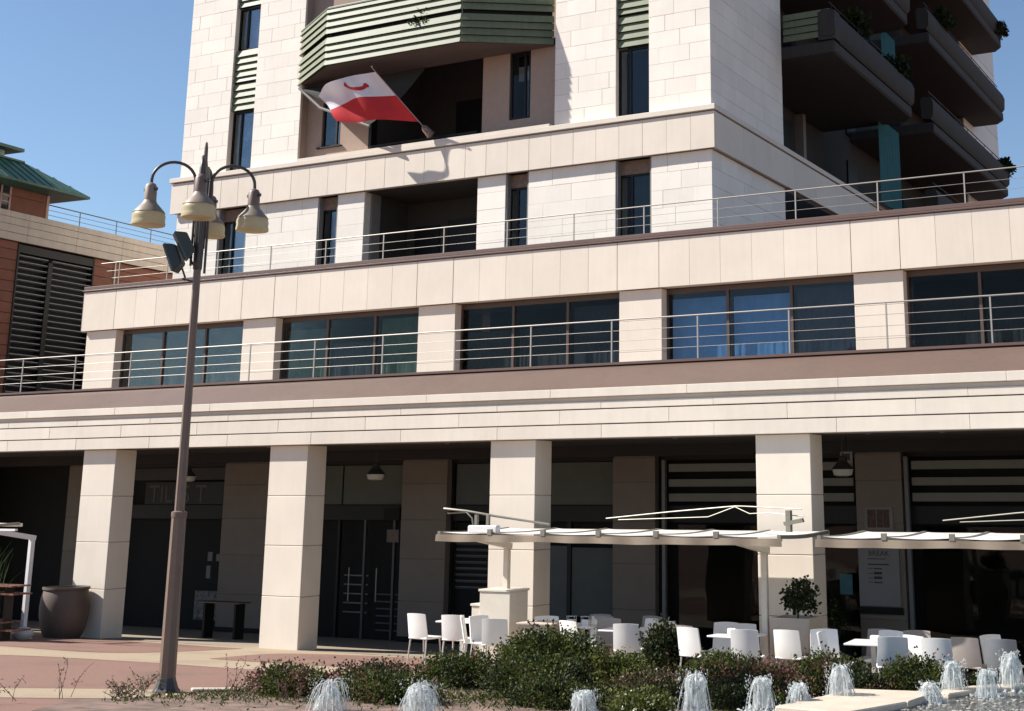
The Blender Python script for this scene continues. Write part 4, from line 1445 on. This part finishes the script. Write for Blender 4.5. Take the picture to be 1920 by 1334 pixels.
# slatted wooden bench / shelf at the left edge
WOODR = mat('red_brown_wood', (0.20, 0.085, 0.055), 0.6, 0.25, 6, rnd=.15)
t = thing('plant_stand', 'red-brown slatted wooden plant stand at the left edge', 'plant stand', (-26.3, 20.7, zg(20.7)))
z = zg(20.7)
for k, (zz, x1) in enumerate(((.20, -25.0), (.35, -25.3), (.92, -25.05), (1.08, -25.1))):
    for j in range(3):
        MB().box(-28.5, x1, 20.6 + j * .17, 20.74 + j * .17, z + zz, z + zz + .03).build('slat', WOODR, t)
for x in (-28.3, -26.9, -25.5):
    MB().box(x, x + .06, 20.75, 20.95, z, z + 1.08).build('upright', mat('dark_upright', (.04, .03, .025), .7) if 'dark_upright' not in MATS else MATS['dark_upright'], t)
# yucca-like grasses in a trough on the stand
GRASSL = mat('blade_leaf', (0.06, 0.10, 0.03), 0.45, 0.2, 5, island=.5, translucent=.3)
t = thing('grass_plant', 'tall bladed grass plant at the left edge beside the white awning post', 'plant', (-26.0, 20.5, zg(20.5)))
rr = random.Random(12)
m = MB()
for k in range(210):
    b = Vector((-26.1 + rr.uniform(-.75, .55), 20.5 + rr.uniform(-.25, .25), zg(20.5) + .35 + rr.random() * .2))
    hgt = rr.uniform(.7, 1.75)
    ln = Vector((rr.gauss(0, .16), rr.gauss(0, .16), 0))
    w = rr.uniform(.008, .017)
    sd = Vector((rr.uniform(-1, 1), rr.uniform(-1, 1), 0)).normalized() * w
    prev = None
    for q in range(5):
        s_ = q / 4
        p = b + ln * s_ * s_ * 1.6 + Vector((0, 0, hgt * (s_ - .12 * s_ * s_)))
        cur = (p - sd * (1 - s_ * .9), p + sd * (1 - s_ * .9))
        if prev: m.quad(prev[0], prev[1], cur[1], cur[0])
        prev = cur
m.build('blade', GRASSL, t)
MB().box(-26.9, -25.45, 20.25, 20.8, zg(20.5), zg(20.5) + .42).build('trough', POTD, t, bevel=.02)
# white stone ball by the pot
t = tag(MB().lathe([(.0, -.02), (.12, .0), (.2, .06), (.22, .13), (.17, .22), (.08, .26), (.0, .27)], (-25.55, 21.35, zg(21.35)), 20).build('stone_ball', mat('pale_ball', (.55, .55, .54), .4, .05), smooth=True), 'pale rounded stone on the paving left of the dark pot', 'stone')
# dark bench inside the first opening
t = thing('bench', 'dark bench with a thin top inside the arcade beside the leftmost column', 'bench', (-23.7, 25.6, zg(25.6)))
z = zg(25.6)
MB().box(-24.6, -23.3, 25.4, 25.8, z + .80, z + .83).build('bench_top', mat('tan_wood', (.10, .075, .05), .6, .2), t)
for x in (-24.45, -23.5):
    MB().box(x, x + .06, 25.45, 25.75, z, z + .80).build('leg', FRAME_D, t)
# plant with yellow flowers under the teal notice
shrub('flower_pot_plant', 'dark plant with small yellow flowers beneath the teal notice', -9.6, 27.6, .22, .2, .85, 420, [(LEAF_D, 1.1)], 31, 'potted plants', .06, (mat('yellow_petal', (.62, .42, .05), .7, .1), 26), 'plant', base=zg(27.6) + .45)
tp = thing('flower_box', 'dark box holding the yellow-flowered plant', 'planter', (-9.6, 27.6, zg(27.6)))
MB().box(-9.85, -9.35, 27.4, 27.85, zg(27.6) - .05, zg(27.6) + .5).build('box_body', SHOPD, tp, bevel=.01)
# hanging plant on the green balcony
shrub('balcony_plant', 'dark climbing plant growing through the slats of the green balcony', -22.25, 30.08, .40, .07, .62, 330, [(LEAF_D, .7), (LEAF, .5)], 8, None, .07, None, 'plant', base=15.95)
# plants hanging from the far side balconies
for k, (y, z, lab) in enumerate(((60.6, 16.9, 'ragged dark plant hanging off the end of the lower far balcony'), (60.8, 23.3, 'ragged dark plant hanging off the topmost far balcony end'), (39.4, 16.95, 'leafy plant in the trough of the nearest shaded side balcony'), (43.6, 16.75, 'drooping plant at the far end of the nearest shaded side balcony'), (50.5, 20.6, 'dark plant at the near end of the upper far balcony'))):
    shrub('trough_plant', lab, -12.35, y, .35, .9, .9, 420, [(LEAF_D, 1.1)], 50 + k, 'plants on the side balconies', .14, None, 'plant', base=z)
# ------------------------------------------------------------ planted bed and fountain
MULCH = mat('bed_soil', (0.13, 0.09, 0.068), 1.0, 0.3, 5, 0.8, 40, tint=((.23, .15, .12), 3, .42, .62))
KERBM = mat('kerb_limestone', (0.52, 0.44, 0.35), 0.85, 0.1, 4, 0.35, 40, rnd=.06)
COBB = mat('basin_cobbles', (0.34, 0.31, 0.27), 0.8, 0.25, 9, 0.8, 22)
WATER = bpy.data.materials.new('basin_water')
ZB = 0.60
bed = [(-13.5, 12.0), (-12.9, 11.0), (-9.5, 11.0), (-8.6, 13.0), (-6.2, 16.3), (-5.6, 18.2), (-4.5, 19.6), (-2.5, 20.4), (-2.2, 21.0), (-6.5, 20.0), (-9.6, 19.9), (-12.4, 19.4), (-13.3, 17.2), (-13.1, 14.9)]
m = MB().prism(bed, -.3, .045, zg)
tag(m.build('planting_bed', MULCH), kind='structure')
# kerb stones edging the bed on the plaza side
edge = [(-13.95, 14.4), (-13.2, 15.3), (-12.9, 16.2), (-13.15, 17.4), (-12.75, 18.8), (-12.3, 19.5), (-10.9, 19.85), (-9.5, 20.05), (-7.5, 20.1), (-5.5, 20.4), (-3.5, 20.9)]
kerb = thing('bed_kerb', 'low pale stone kerb edging the planted bed beside the street lamp', 'kerb', (-13.4, 15, zg(15)))
for i in range(len(edge) - 1):
    a, b = Vector(edge[i]), Vector(edge[i + 1])
    n = max(1, round((b - a).length / .75))
    for k in range(n):
        p, q = a.lerp(b, k / n), a.lerp(b, (k + 1) / n)
        d = (q - p).normalized()
        s_ = Vector((-d.y, d.x)) * random.uniform(.10, .115)
        p, q = p + d * .006, q - d * .006
        MB().prism([(p - s_)[:], (q - s_)[:], (q + s_)[:], (p + s_)[:]], -.1, .045 + random.uniform(-.006, .008), zg).build('kerb_stone', KERBM, kerb, bevel=.012)
for i in range(2, 3):
    a, b = Vector((-13.55, 13.55)), Vector((-12.6, 14.55))
    for k in range(4):
        p, q = a.lerp(b, k / 4 + .004), a.lerp(b, (k + 1) / 4 - .004)
        d = (q - p).normalized()
        s_ = Vector((-d.y, d.x)) * .08
        MB().prism([(p - s_)[:], (q - s_)[:], (q + s_)[:], (p + s_)[:]], -.1, .035, zg).build('kerb_stone', KERBM, kerb, bevel=.012)
# fountain floor
basin = [(-12.2, 9.0), (2, 9.0), (2, 20.6), (-2.6, 20.2), (-4.4, 19.45), (-5.35, 18.25), (-5.2, 17.2), (-6.3, 15.6), (-8.6, 13.7), (-11.2, 12.6)]
m = MB().prism(basin, ZB - .5, ZB - .03)
tag(m.build('fountain_floor', COBB), kind='structure')
# cobbles of the floor seen at the right
cob = MB()
rr = random.Random(5)
N = 7
for k in range(2600):
    x, y = rr.uniform(-5.6, -2.6), rr.uniform(15.4, 20.0)
    if x < -5.3 + (18 - y) * .1 or y > 19.2 + (x + 4.4) * .5: continue
    r, h = rr.uniform(.022, .05), rr.uniform(.006, .022)
    i0 = len(cob.v)
    for q in range(N):
        a = 2 * math.pi * q / N + rr.random() * .3
        cob.v.append((x + r * math.cos(a), y + r * math.sin(a) * 1.2, ZB - .032))
    for q in range(N):
        a = 2 * math.pi * q / N
        cob.v.append((x + r * .6 * math.cos(a), y + r * .7 * math.sin(a), ZB - .03 + h))
    for q in range(N):
        w = (q + 1) % N
        cob.f.append((i0 + q, i0 + w, i0 + N + w, i0 + N + q))
    cob.f.append(tuple(i0 + N + q for q in range(N)))
tag(cob.build('cobble_bed', mat('cobbles', (0.36, 0.33, 0.29), 0.6, .2, 6, .3, 40, island=.25)), 'grey cobbles covering the wet fountain floor', 'cobbles', kind='stuff')
# thin film of water
WATER.use_nodes = True
nn, ll = WATER.node_tree.nodes, WATER.node_tree.links
nn.remove(nn['Principled BSDF'])
tr, gl, fr, ms = nn.new('ShaderNodeBsdfTransparent'), nn.new('ShaderNodeBsdfGlossy'), nn.new('ShaderNodeFresnel'), nn.new('ShaderNodeMixShader')
tr.inputs[0].default_value = (.86, .9, .9, 1)
gl.inputs['Roughness'].default_value = .06
fr.inputs['IOR'].default_value = 1.33
bp, tx, ge = nn.new('ShaderNodeBump'), nn.new('ShaderNodeTexNoise'), nn.new('ShaderNodeNewGeometry')
tx.inputs['Scale'].default_value = 14
tx.inputs['Detail'].default_value = 4
bp.inputs['Strength'].default_value = .7
bp.inputs['Distance'].default_value = .03
ll.new(ge.outputs['Position'], tx.inputs['Vector'])
ll.new(tx.outputs[0], bp.inputs['Height'])
ll.new(bp.outputs[0], gl.inputs['Normal'])
ll.new(bp.outputs[0], fr.inputs['Normal'])
ll.new(fr.outputs[0], ms.inputs[0])
ll.new(tr.outputs[0], ms.inputs[1])
ll.new(gl.outputs[0], ms.inputs[2])
ll.new(ms.outputs[0], nn['Material Output'].inputs['Surface'])
m = MB().quad(*[(x, y, ZB - .012) for x, y in basin])
tag(m.build('fountain_water', WATER), kind='structure')
# stone coping slabs of the basin at the right
cop = thing('basin_coping', 'pale stone coping slab at the corner of the fountain basin', 'coping', (-5.6, 17, ZB))
for poly in ([(-6.35, 16.0), (-5.45, 15.9), (-5.05, 17.05), (-6.15, 17.0)], [(-6.14, 17.02), (-5.04, 17.07), (-4.95, 18.05), (-6.0, 17.85)]):
    MB().prism(poly, ZB - .4, ZB + .06).build('coping_slab', KERBM, cop, bevel=.015)
ck = [(-4.95, 18.15), (-4.6, 18.95), (-4.0, 19.5), (-3.2, 19.9), (-2.3, 20.15)]
for i in range(len(ck) - 1):
    a, b = Vector(ck[i]), Vector(ck[i + 1])
    d = (b - a).normalized()
    s_ = Vector((-d.y, d.x)) * .14
    MB().prism([(a - s_)[:], (b - d * .01 - s_)[:], (b - d * .01 + s_)[:], (a + s_)[:]], ZB - .4, ZB + .04).build('coping_slab', KERBM, cop, bevel=.015)

# water jets: frothing columns
FOAM = bpy.data.materials.new('foaming_water')
FOAM.use_nodes = True
nn, ll = FOAM.node_tree.nodes, FOAM.node_tree.links
p = nn['Principled BSDF']
ge, tx, mp, mr = nn.new('ShaderNodeNewGeometry'), nn.new('ShaderNodeTexNoise'), nn.new('ShaderNodeMapping'), nn.new('ShaderNodeMapRange')
mp.inputs['Scale'].default_value = (1, 1, .22)
ll.new(ge.outputs['Position'], mp.inputs['Vector'])
ll.new(mp.outputs[0], tx.inputs['Vector'])
tx.inputs['Scale'].default_value = 20
tx.inputs['Detail'].default_value = 6
tx.inputs['Roughness'].default_value = .7
p.inputs['Base Color'].default_value = (.72, .74, .74, 1)
p.inputs['Roughness'].default_value = .22
p.inputs['IOR'].default_value = 1.33
p.inputs['Subsurface Weight'].default_value = 0
mr.inputs['From Min'].default_value = .42
mr.inputs['From Max'].default_value = .66
mr.inputs['To Min'].default_value = .12
mr.inputs['To Max'].default_value = 1.0
ll.new(tx.outputs[0], mr.inputs['Value'])
tr, ms = nn.new('ShaderNodeBsdfTransparent'), nn.new('ShaderNodeMixShader')
tr.inputs[0].default_value = (.93, .95, .95, 1)
ll.new(mr.outputs[0], ms.inputs[0])
ll.new(tr.outputs[0], ms.inputs[1])
ll.new(p.outputs[0], ms.inputs[2])
bp = nn.new('ShaderNodeBump')
bp.inputs['Strength'].default_value = .5
bp.inputs['Distance'].default_value = .02
ll.new(tx.outputs[0], bp.inputs['Height'])
ll.new(bp.outputs[0], p.inputs['Normal'])
tl = nn.new('ShaderNodeBsdfTranslucent')
tl.inputs[0].default_value = (.85, .88, .88, 1)
m2 = nn.new('ShaderNodeMixShader')
m2.inputs[0].default_value = .25
ll.new(p.outputs[0], m2.inputs[1])
ll.new(tl.outputs[0], m2.inputs[2])
ll.new(m2.outputs[0], ms.inputs[2])
ll.new(ms.outputs[0], nn['Material Output'].inputs['Surface'])

JETS = [(-10.66, 13.2, 1.03, .20, 'pointed', 'leftmost fountain jet, a pointed cone of foaming water'),
        (-9.70, 13.6, 0.99, .21, 'dome', 'broad rounded fountain jet, second from the left'),
        (-8.12, 14.6, 0.88, .14, 'dome', 'short fountain jet standing alone below the tallest shrub, third from left'),
        (-7.17, 15.5, 1.03, .16, 'ragged', 'tall ragged fountain jet below the middle of the hedge, fourth from left'),
        (-6.61, 16.2, 0.93, .14, 'flat', 'flat-topped fountain jet with a dark hollow side, fifth from left'),
        (-6.27, 16.6, 0.84, .12, 'dome', 'smooth leaning fountain jet just left of the stone coping'),
        (-5.98, 17.25, 0.99, .15, 'ragged', 'splashing fountain jet falling on the stone coping'),
        (-4.95, 17.7, 0.80, .13, 'ragged', 'low broken fountain jet at the left of the right-hand group'),
        (-4.87, 18.55, 0.96, .14, 'flat', 'square-topped fountain jet rising before the taupe chair'),
        (-4.41, 18.5, 0.89, .13, 'flat', 'short fountain jet, second from the right edge'),
        (-4.29, 19.2, 1.03, .13, 'dome', 'rightmost fountain jet, tall and rounded')]
for k, (x, y, zt, r, kind, lab) in enumerate(JETS):
    rr = random.Random(100 + k)
    z0 = ZB - .02
    H = zt - z0
    t = thing('water_jet', lab, 'fountain jet', (x, y, z0), 0, 'fountain jets')
    sv = Vector((k * 5.3, k * 2.1, 0))
    prof = {'pointed': [(1.0, 0), (.95, .15), (.8, .4), (.6, .62), (.4, .82), (.22, .94), (.08, 1.0)],
            'dome': [(.85, 0), (.92, .2), (.98, .5), (.95, .72), (.78, .88), (.45, .97), (.1, 1.0)],
            'ragged': [(.9, 0), (.8, .2), (.85, .45), (.92, .7), (.85, .86), (.55, .96), (.1, 1.0)],
            'flat': [(.75, 0), (.72, .2), (.78, .45), (.85, .7), (.92, .88), (.80, .97), (.2, 1.0)]}[kind]
    NZ, NA = 44, 40
    m = MB()
    lean = Vector((rr.uniform(-.05, .05), rr.uniform(-.05, .05), 0))
    for i in range(NZ + 1):
        s_ = i / NZ
        for q in range(len(prof) - 1):
            if prof[q][1] <= s_ <= prof[q + 1][1]:
                f = (s_ - prof[q][1]) / (prof[q + 1][1] - prof[q][1])
                pr = prof[q][0] + (prof[q + 1][0] - prof[q][0]) * f
                break
        for j in range(NA):
            a = 2 * math.pi * j / NA
            dv = Vector((math.cos(a), math.sin(a), 0))
            w = Vector((dv.x * 1.1, dv.y * 1.1, s_ * 2.0)) + sv
            k1 = noise.noise(w * 1.1) * .34 + noise.noise(Vector((w.x * 2.6, w.y * 2.6, w.z * 1.3))) * .2 + noise.noise(Vector((w.x * 7, w.y * 7, w.z * 2))) * .06
            rad = r * .86 * max(.06, pr * (1 + k1))
            zz = s_ * H + noise.noise(w * 2.0) * .035 * s_ + noise.noise(w * 7) * .006
            p_ = Vector((x, y, z0)) + lean * s_ * H * 2 + dv * rad + Vector((0, 0, zz))
            m.v.append(tuple(p_))
    for i in range(NZ):
        for j in range(NA):
            q = (j + 1) % NA
            m.f.append((i * NA + j, i * NA + q, (i + 1) * NA + q, (i + 1) * NA + j))
    m.f.append(tuple(NZ * NA + j for j in range(NA)))
    m.build('water_column', FOAM, t, True)
    # separate strands arching over and falling
    sn = MB()
    for q in range(34):
        a = rr.uniform(0, 2 * math.pi)
        out, top = r * rr.uniform(.5, 1.25), H * rr.uniform(.72, 1.1)
        pts = []
        for w_ in range(7):
            f = w_ / 6
            pts.append(Vector((x, y, z0)) + lean * H + Vector((math.cos(a), math.sin(a), 0)) * (r * .25 + out * f) + Vector((0, 0, top * (1 - (f - .22) ** 2 / .61) if f > .22 else top * (.93 + .07 * f / .22))))
        e = rr.uniform(.003, .008)
        sn.tube(pts, [e * (.6 + .8 * rr.random()) for _ in pts], 5, False)
    tag(sn.build('water_strand', FOAM, t, True), kind='stuff')
    # splash ring where the water falls back
    sp_ = MB()
    for q in range(46):
        a = rr.uniform(0, 2 * math.pi)
        rad = r * rr.uniform(.8, 1.9)
        c = Vector((x + math.cos(a) * rad, y + math.sin(a) * rad, z0))
        e, hh = rr.uniform(.012, .04), rr.uniform(.01, .06) * (1.6 - rad / r * .6)
        sp_.lathe([(e, 0), (e * .7, hh * .4), (e * .35, hh * .8), (e * .05, hh)], c, 6)
    tag(sp_.build('splash_ring', FOAM, t, True), kind='stuff')
    dr = MB()
    for q in range(190):
        a = rr.uniform(0, 2 * math.pi)
        s_ = rr.random() ** .7
        rad = r * rr.uniform(.75, 1.35 + (.5 if s_ < .25 else 0))
        c = Vector((x + math.cos(a) * rad, y + math.sin(a) * rad, z0 + s_ * H * 1.12))
        e = rr.uniform(.003, .010)
        i0 = len(dr.v)
        st = rr.uniform(1, 2.2)
        dr.v += [tuple(c + Vector(v) * e) for v in ((1, 0, 0), (0, 1, 0), (-1, 0, 0), (0, -1, 0))] + [tuple(c + Vector((0, 0, e * st))), tuple(c - Vector((0, 0, e * st)))]
        dr.f += [(i0, i0 + 1, i0 + 4), (i0 + 1, i0 + 2, i0 + 4), (i0 + 2, i0 + 3, i0 + 4), (i0 + 3, i0, i0 + 4), (i0 + 1, i0, i0 + 5), (i0 + 2, i0 + 1, i0 + 5), (i0 + 3, i0 + 2, i0 + 5), (i0, i0 + 3, i0 + 5)]
    tag(dr.build('droplet_spray', FOAM, t, True), kind='stuff')

# ------------------------------------------------------------ hedge shrubs
G = 'shrubs of the planted bed'
S = shrub
S('shrub', 'low reddish shrub at the left end of the hedge, left of the pointed jet', -12.35, 14.5, .62, .5, .42, 3200, [(LEAF_R, .40), (LEAF, .35), (LEAF_B, .4)], 1, G, .038, (PETAL, 40))
S('shrub', 'low dark shrub between the pointed and the broad fountain jets', -10.9, 14.6, .7, .5, .42, 3600, [(LEAF_D, .42), (LEAF, .3), (LEAF_R, .5)], 2, G, .038, (PETAL, 30))
S('shrub', 'reddish low shrub in front of the leftmost chairs', -12.3, 16.3, .65, .55, .40, 3200, [(LEAF_R, .5), (LEAF_D, .28), (LEAF, .4)], 3, G, .038, (PETAL, 50))
S('shrub', 'green shrub left of the tallest one, by the second white chair', -11.6, 17.3, .72, .6, .58, 4200, [(LEAF_D, .42), (LEAF, .36), (LEAF_R, .4)], 4, G, .04)
S('shrub', 'tallest rounded green shrub in front of the left awning post', -10.75, 18.2, .78, .62, 1.02, 8200, [(LEAF_D, .38), (LEAF, .34), (LEAF_Y, .4)], 5, G, .042)
S('shrub', 'dense green shrub below the tallest one in the foreground', -9.9, 16.6, .85, .6, .66, 6000, [(LEAF_D, .5), (LEAF, .36), (LEAF_R, .3)], 6, G, .04)
S('shrub', 'loose twiggy green shrub in front of the curved white chair', -9.75, 18.3, .55, .5, .72, 3600, [(LEAF, .45), (LEAF_Y, .2), (LEAF_R, .45)], 7, G, .04)
S('shrub', 'dark red-leaved tall shrub standing in shade between the cafe tables', -9.95, 20.5, .36, .36, 1.18, 3400, [(LEAF_D, .62), (LEAF_R, .15), (LEAF_B, .4)], 8, G, .05)  # mostly dark leaves, the awning's shadow put into their colour
S('shrub', 'brownish dry low shrub with white flowers left of the ragged jet', -8.35, 16.9, .6, .5, .48, 3200, [(LEAF_B, .46), (LEAF, .34), (LEAF_D, .4)], 9, G, .036, (PETAL_W, 60))
S('shrub', 'low shrub with white flowers at the bottom edge beside the short jet', -7.75, 15.3, .42, .4, .36, 2200, [(LEAF_Y, .4), (LEAF, .7)], 10, G, .036, (PETAL_W, 110))
S('shrub', 'dark green shrub behind the ragged fountain jet', -8.0, 18.4, .75, .6, .72, 5200, [(LEAF_D, .44), (LEAF, .36), (LEAF_R, .4)], 11, G, .04, (PETAL, 20))
S('shrub', 'dark shrub in front of the pale chair and tapered planter', -7.35, 18.0, .7, .6, .66, 4800, [(LEAF_D, .48), (LEAF_R, .2), (LEAF, .5)], 12, G, .04, (PETAL, 40))
S('shrub', 'green shrub with reddish tips right of the tapered planter', -6.75, 19.05, .62, .55, .78, 4600, [(LEAF_D, .40), (LEAF, .36), (LEAF_R, .4)], 13, G, .04, (PETAL, 40))
S('shrub', 'dense dark shrub below the sunlit right-hand table', -6.25, 18.7, .6, .45, .58, 3800, [(LEAF_D, .55), (LEAF_R, .15), (LEAF, .5)], 14, G, .038, (PETAL_W, 16))
S('shrub', 'bushy green shrub in front of the bright white chair at right', -5.5, 19.25, .62, .5, .80, 4600, [(LEAF_D, .42), (LEAF, .40), (LEAF_Y, .4)], 15, G, .04, (PETAL, 20))
S('shrub', 'small dark shrub behind the square-topped jet', -4.75, 19.75, .42, .36, .55, 2400, [(LEAF_D, .6), (LEAF, .6)], 16, G, .04)
S('shrub', 'low dark shrub in front of the flat-topped jet hollow', -7.05, 16.9, .5, .45, .42, 2800, [(LEAF_D, .5), (LEAF, .3), (LEAF_R, .4)], 17, G, .036)
S('shrub', 'low spreading shrub filling the bed below the twiggy shrub', -9.0, 15.4, .6, .5, .42, 3200, [(LEAF_D, .5), (LEAF, .34), (LEAF_R, .35)], 18, G, .036)


# thin weeds growing round the kerb and the lamp
def weed(x, y, h, n, label, mt=LEAF_B, seed=0, lf=.02):
    rr = random.Random(seed)
    z = zg(y) + .02
    t = thing('weed', label, 'weed', (x, y, z), 0, 'weeds round the lamp and kerb')
    st, lv = MB(), MB()
    for k in range(n):
        b = Vector((x + rr.gauss(0, .07), y + rr.gauss(0, .07), z))
        tip = b + Vector((rr.gauss(0, .16), rr.gauss(0, .16), h * rr.uniform(.55, 1)))
        mid = b.lerp(tip, .5) + Vector((rr.gauss(0, .03), rr.gauss(0, .03), 0))
        pts = [b, b.lerp(mid, .6), mid, mid.lerp(tip, .55) + Vector((rr.gauss(0, .012), rr.gauss(0, .012), 0)), tip]
        st.tube(pts, [.0045, .004, .0035, .003, .0018], 4, False)
        for q in range(9):
            s_ = rr.uniform(.3, 1)
            p = b.lerp(mid, s_ * 2) if s_ < .5 else mid.lerp(tip, s_ * 2 - 1)
            d = rand_dir(rr)
            if rr.random() < .5:
                e = p + d * .06
                st.tube([p, e], [.0025, .0015], 4, False)
                p = e
            for _ in range(2):
                leaf(lv, p, rand_dir(rr), rand_dir(rr), lf * rr.uniform(.7, 1.5), lf * .4)
    st.build('stem', BARK, t)
    lv.build('foliage', mt, t)
    return t


for k, (x, y, h, n, mt, lab) in enumerate((
        (-14.05, 12.35, .42, 4, LEAF_B, 'thin dry weed on the cream band left of the lamp'),
        (-14.15, 11.7, .30, 3, LEAF_B, 'thin dry weed nearest the bottom left corner'),
        (-13.35, 14.5, .55, 3, LEAF_R, 'tall reddish weed just right of the lamp foot'),
        (-12.95, 14.9, .46, 6, LEAF_B, 'branching brown weed on the kerb right of the lamp'),
        (-14.2, 13.8, .26, 9, LEAF, 'green tuft growing against the lamp foot'),
        (-13.6, 12.9, .22, 14, LEAF, 'green weed clump in front of the lamp foot'),
        (-13.2, 12.6, .20, 12, LEAF_B, 'dry weed clump in the gravel in front of the kerb'),
        (-12.6, 15.3, .45, 5, LEAF_B, 'upright brown weed between kerb and reddish low shrub'),
        (-12.4, 13.4, .32, 8, LEAF, 'green weed clump at the bottom left of the hedge'),
        (-12.0, 15.2, .40, 3, LEAF_R, 'slender reddish weed above the pointed jet'),
        (-11.7, 13.7, .30, 10, LEAF_R, 'reddish weed clump left of the pointed jet'),
        (-13.55, 15.3, .25, 12, LEAF_R, 'reddish ground weed behind the kerb right of the lamp'),
        (-13.1, 15.7, .26, 12, LEAF_R, 'second reddish ground weed behind the kerb'))):
    weed(x, y, h, n, lab, mt, 200 + k)

# low creeping cover in the bed
gc = MB()
rr = random.Random(77)
for k in range(9000):
    t_ = rr.random()
    x = rr.uniform(-13.3, -4.6)
    y = 14.0 + (x + 13.3) * .62 + rr.gauss(0, 1.0)
    if y < 12.0 or y > 20: continue
    if x > -9.4 and y < 13.4 + (x + 9.4) * .95: continue
    d = (rand_dir(rr) + Vector((0, 0, .9))).normalized()
    leaf(gc, Vector((x, y, zg(y) + .045)), d, rand_dir(rr), rr.uniform(.03, .09), rr.uniform(.006, .014))
tag(gc.build('ground_cover', LEAF), 'low creeping green ground cover in the planted bed', 'ground cover', kind='stuff')
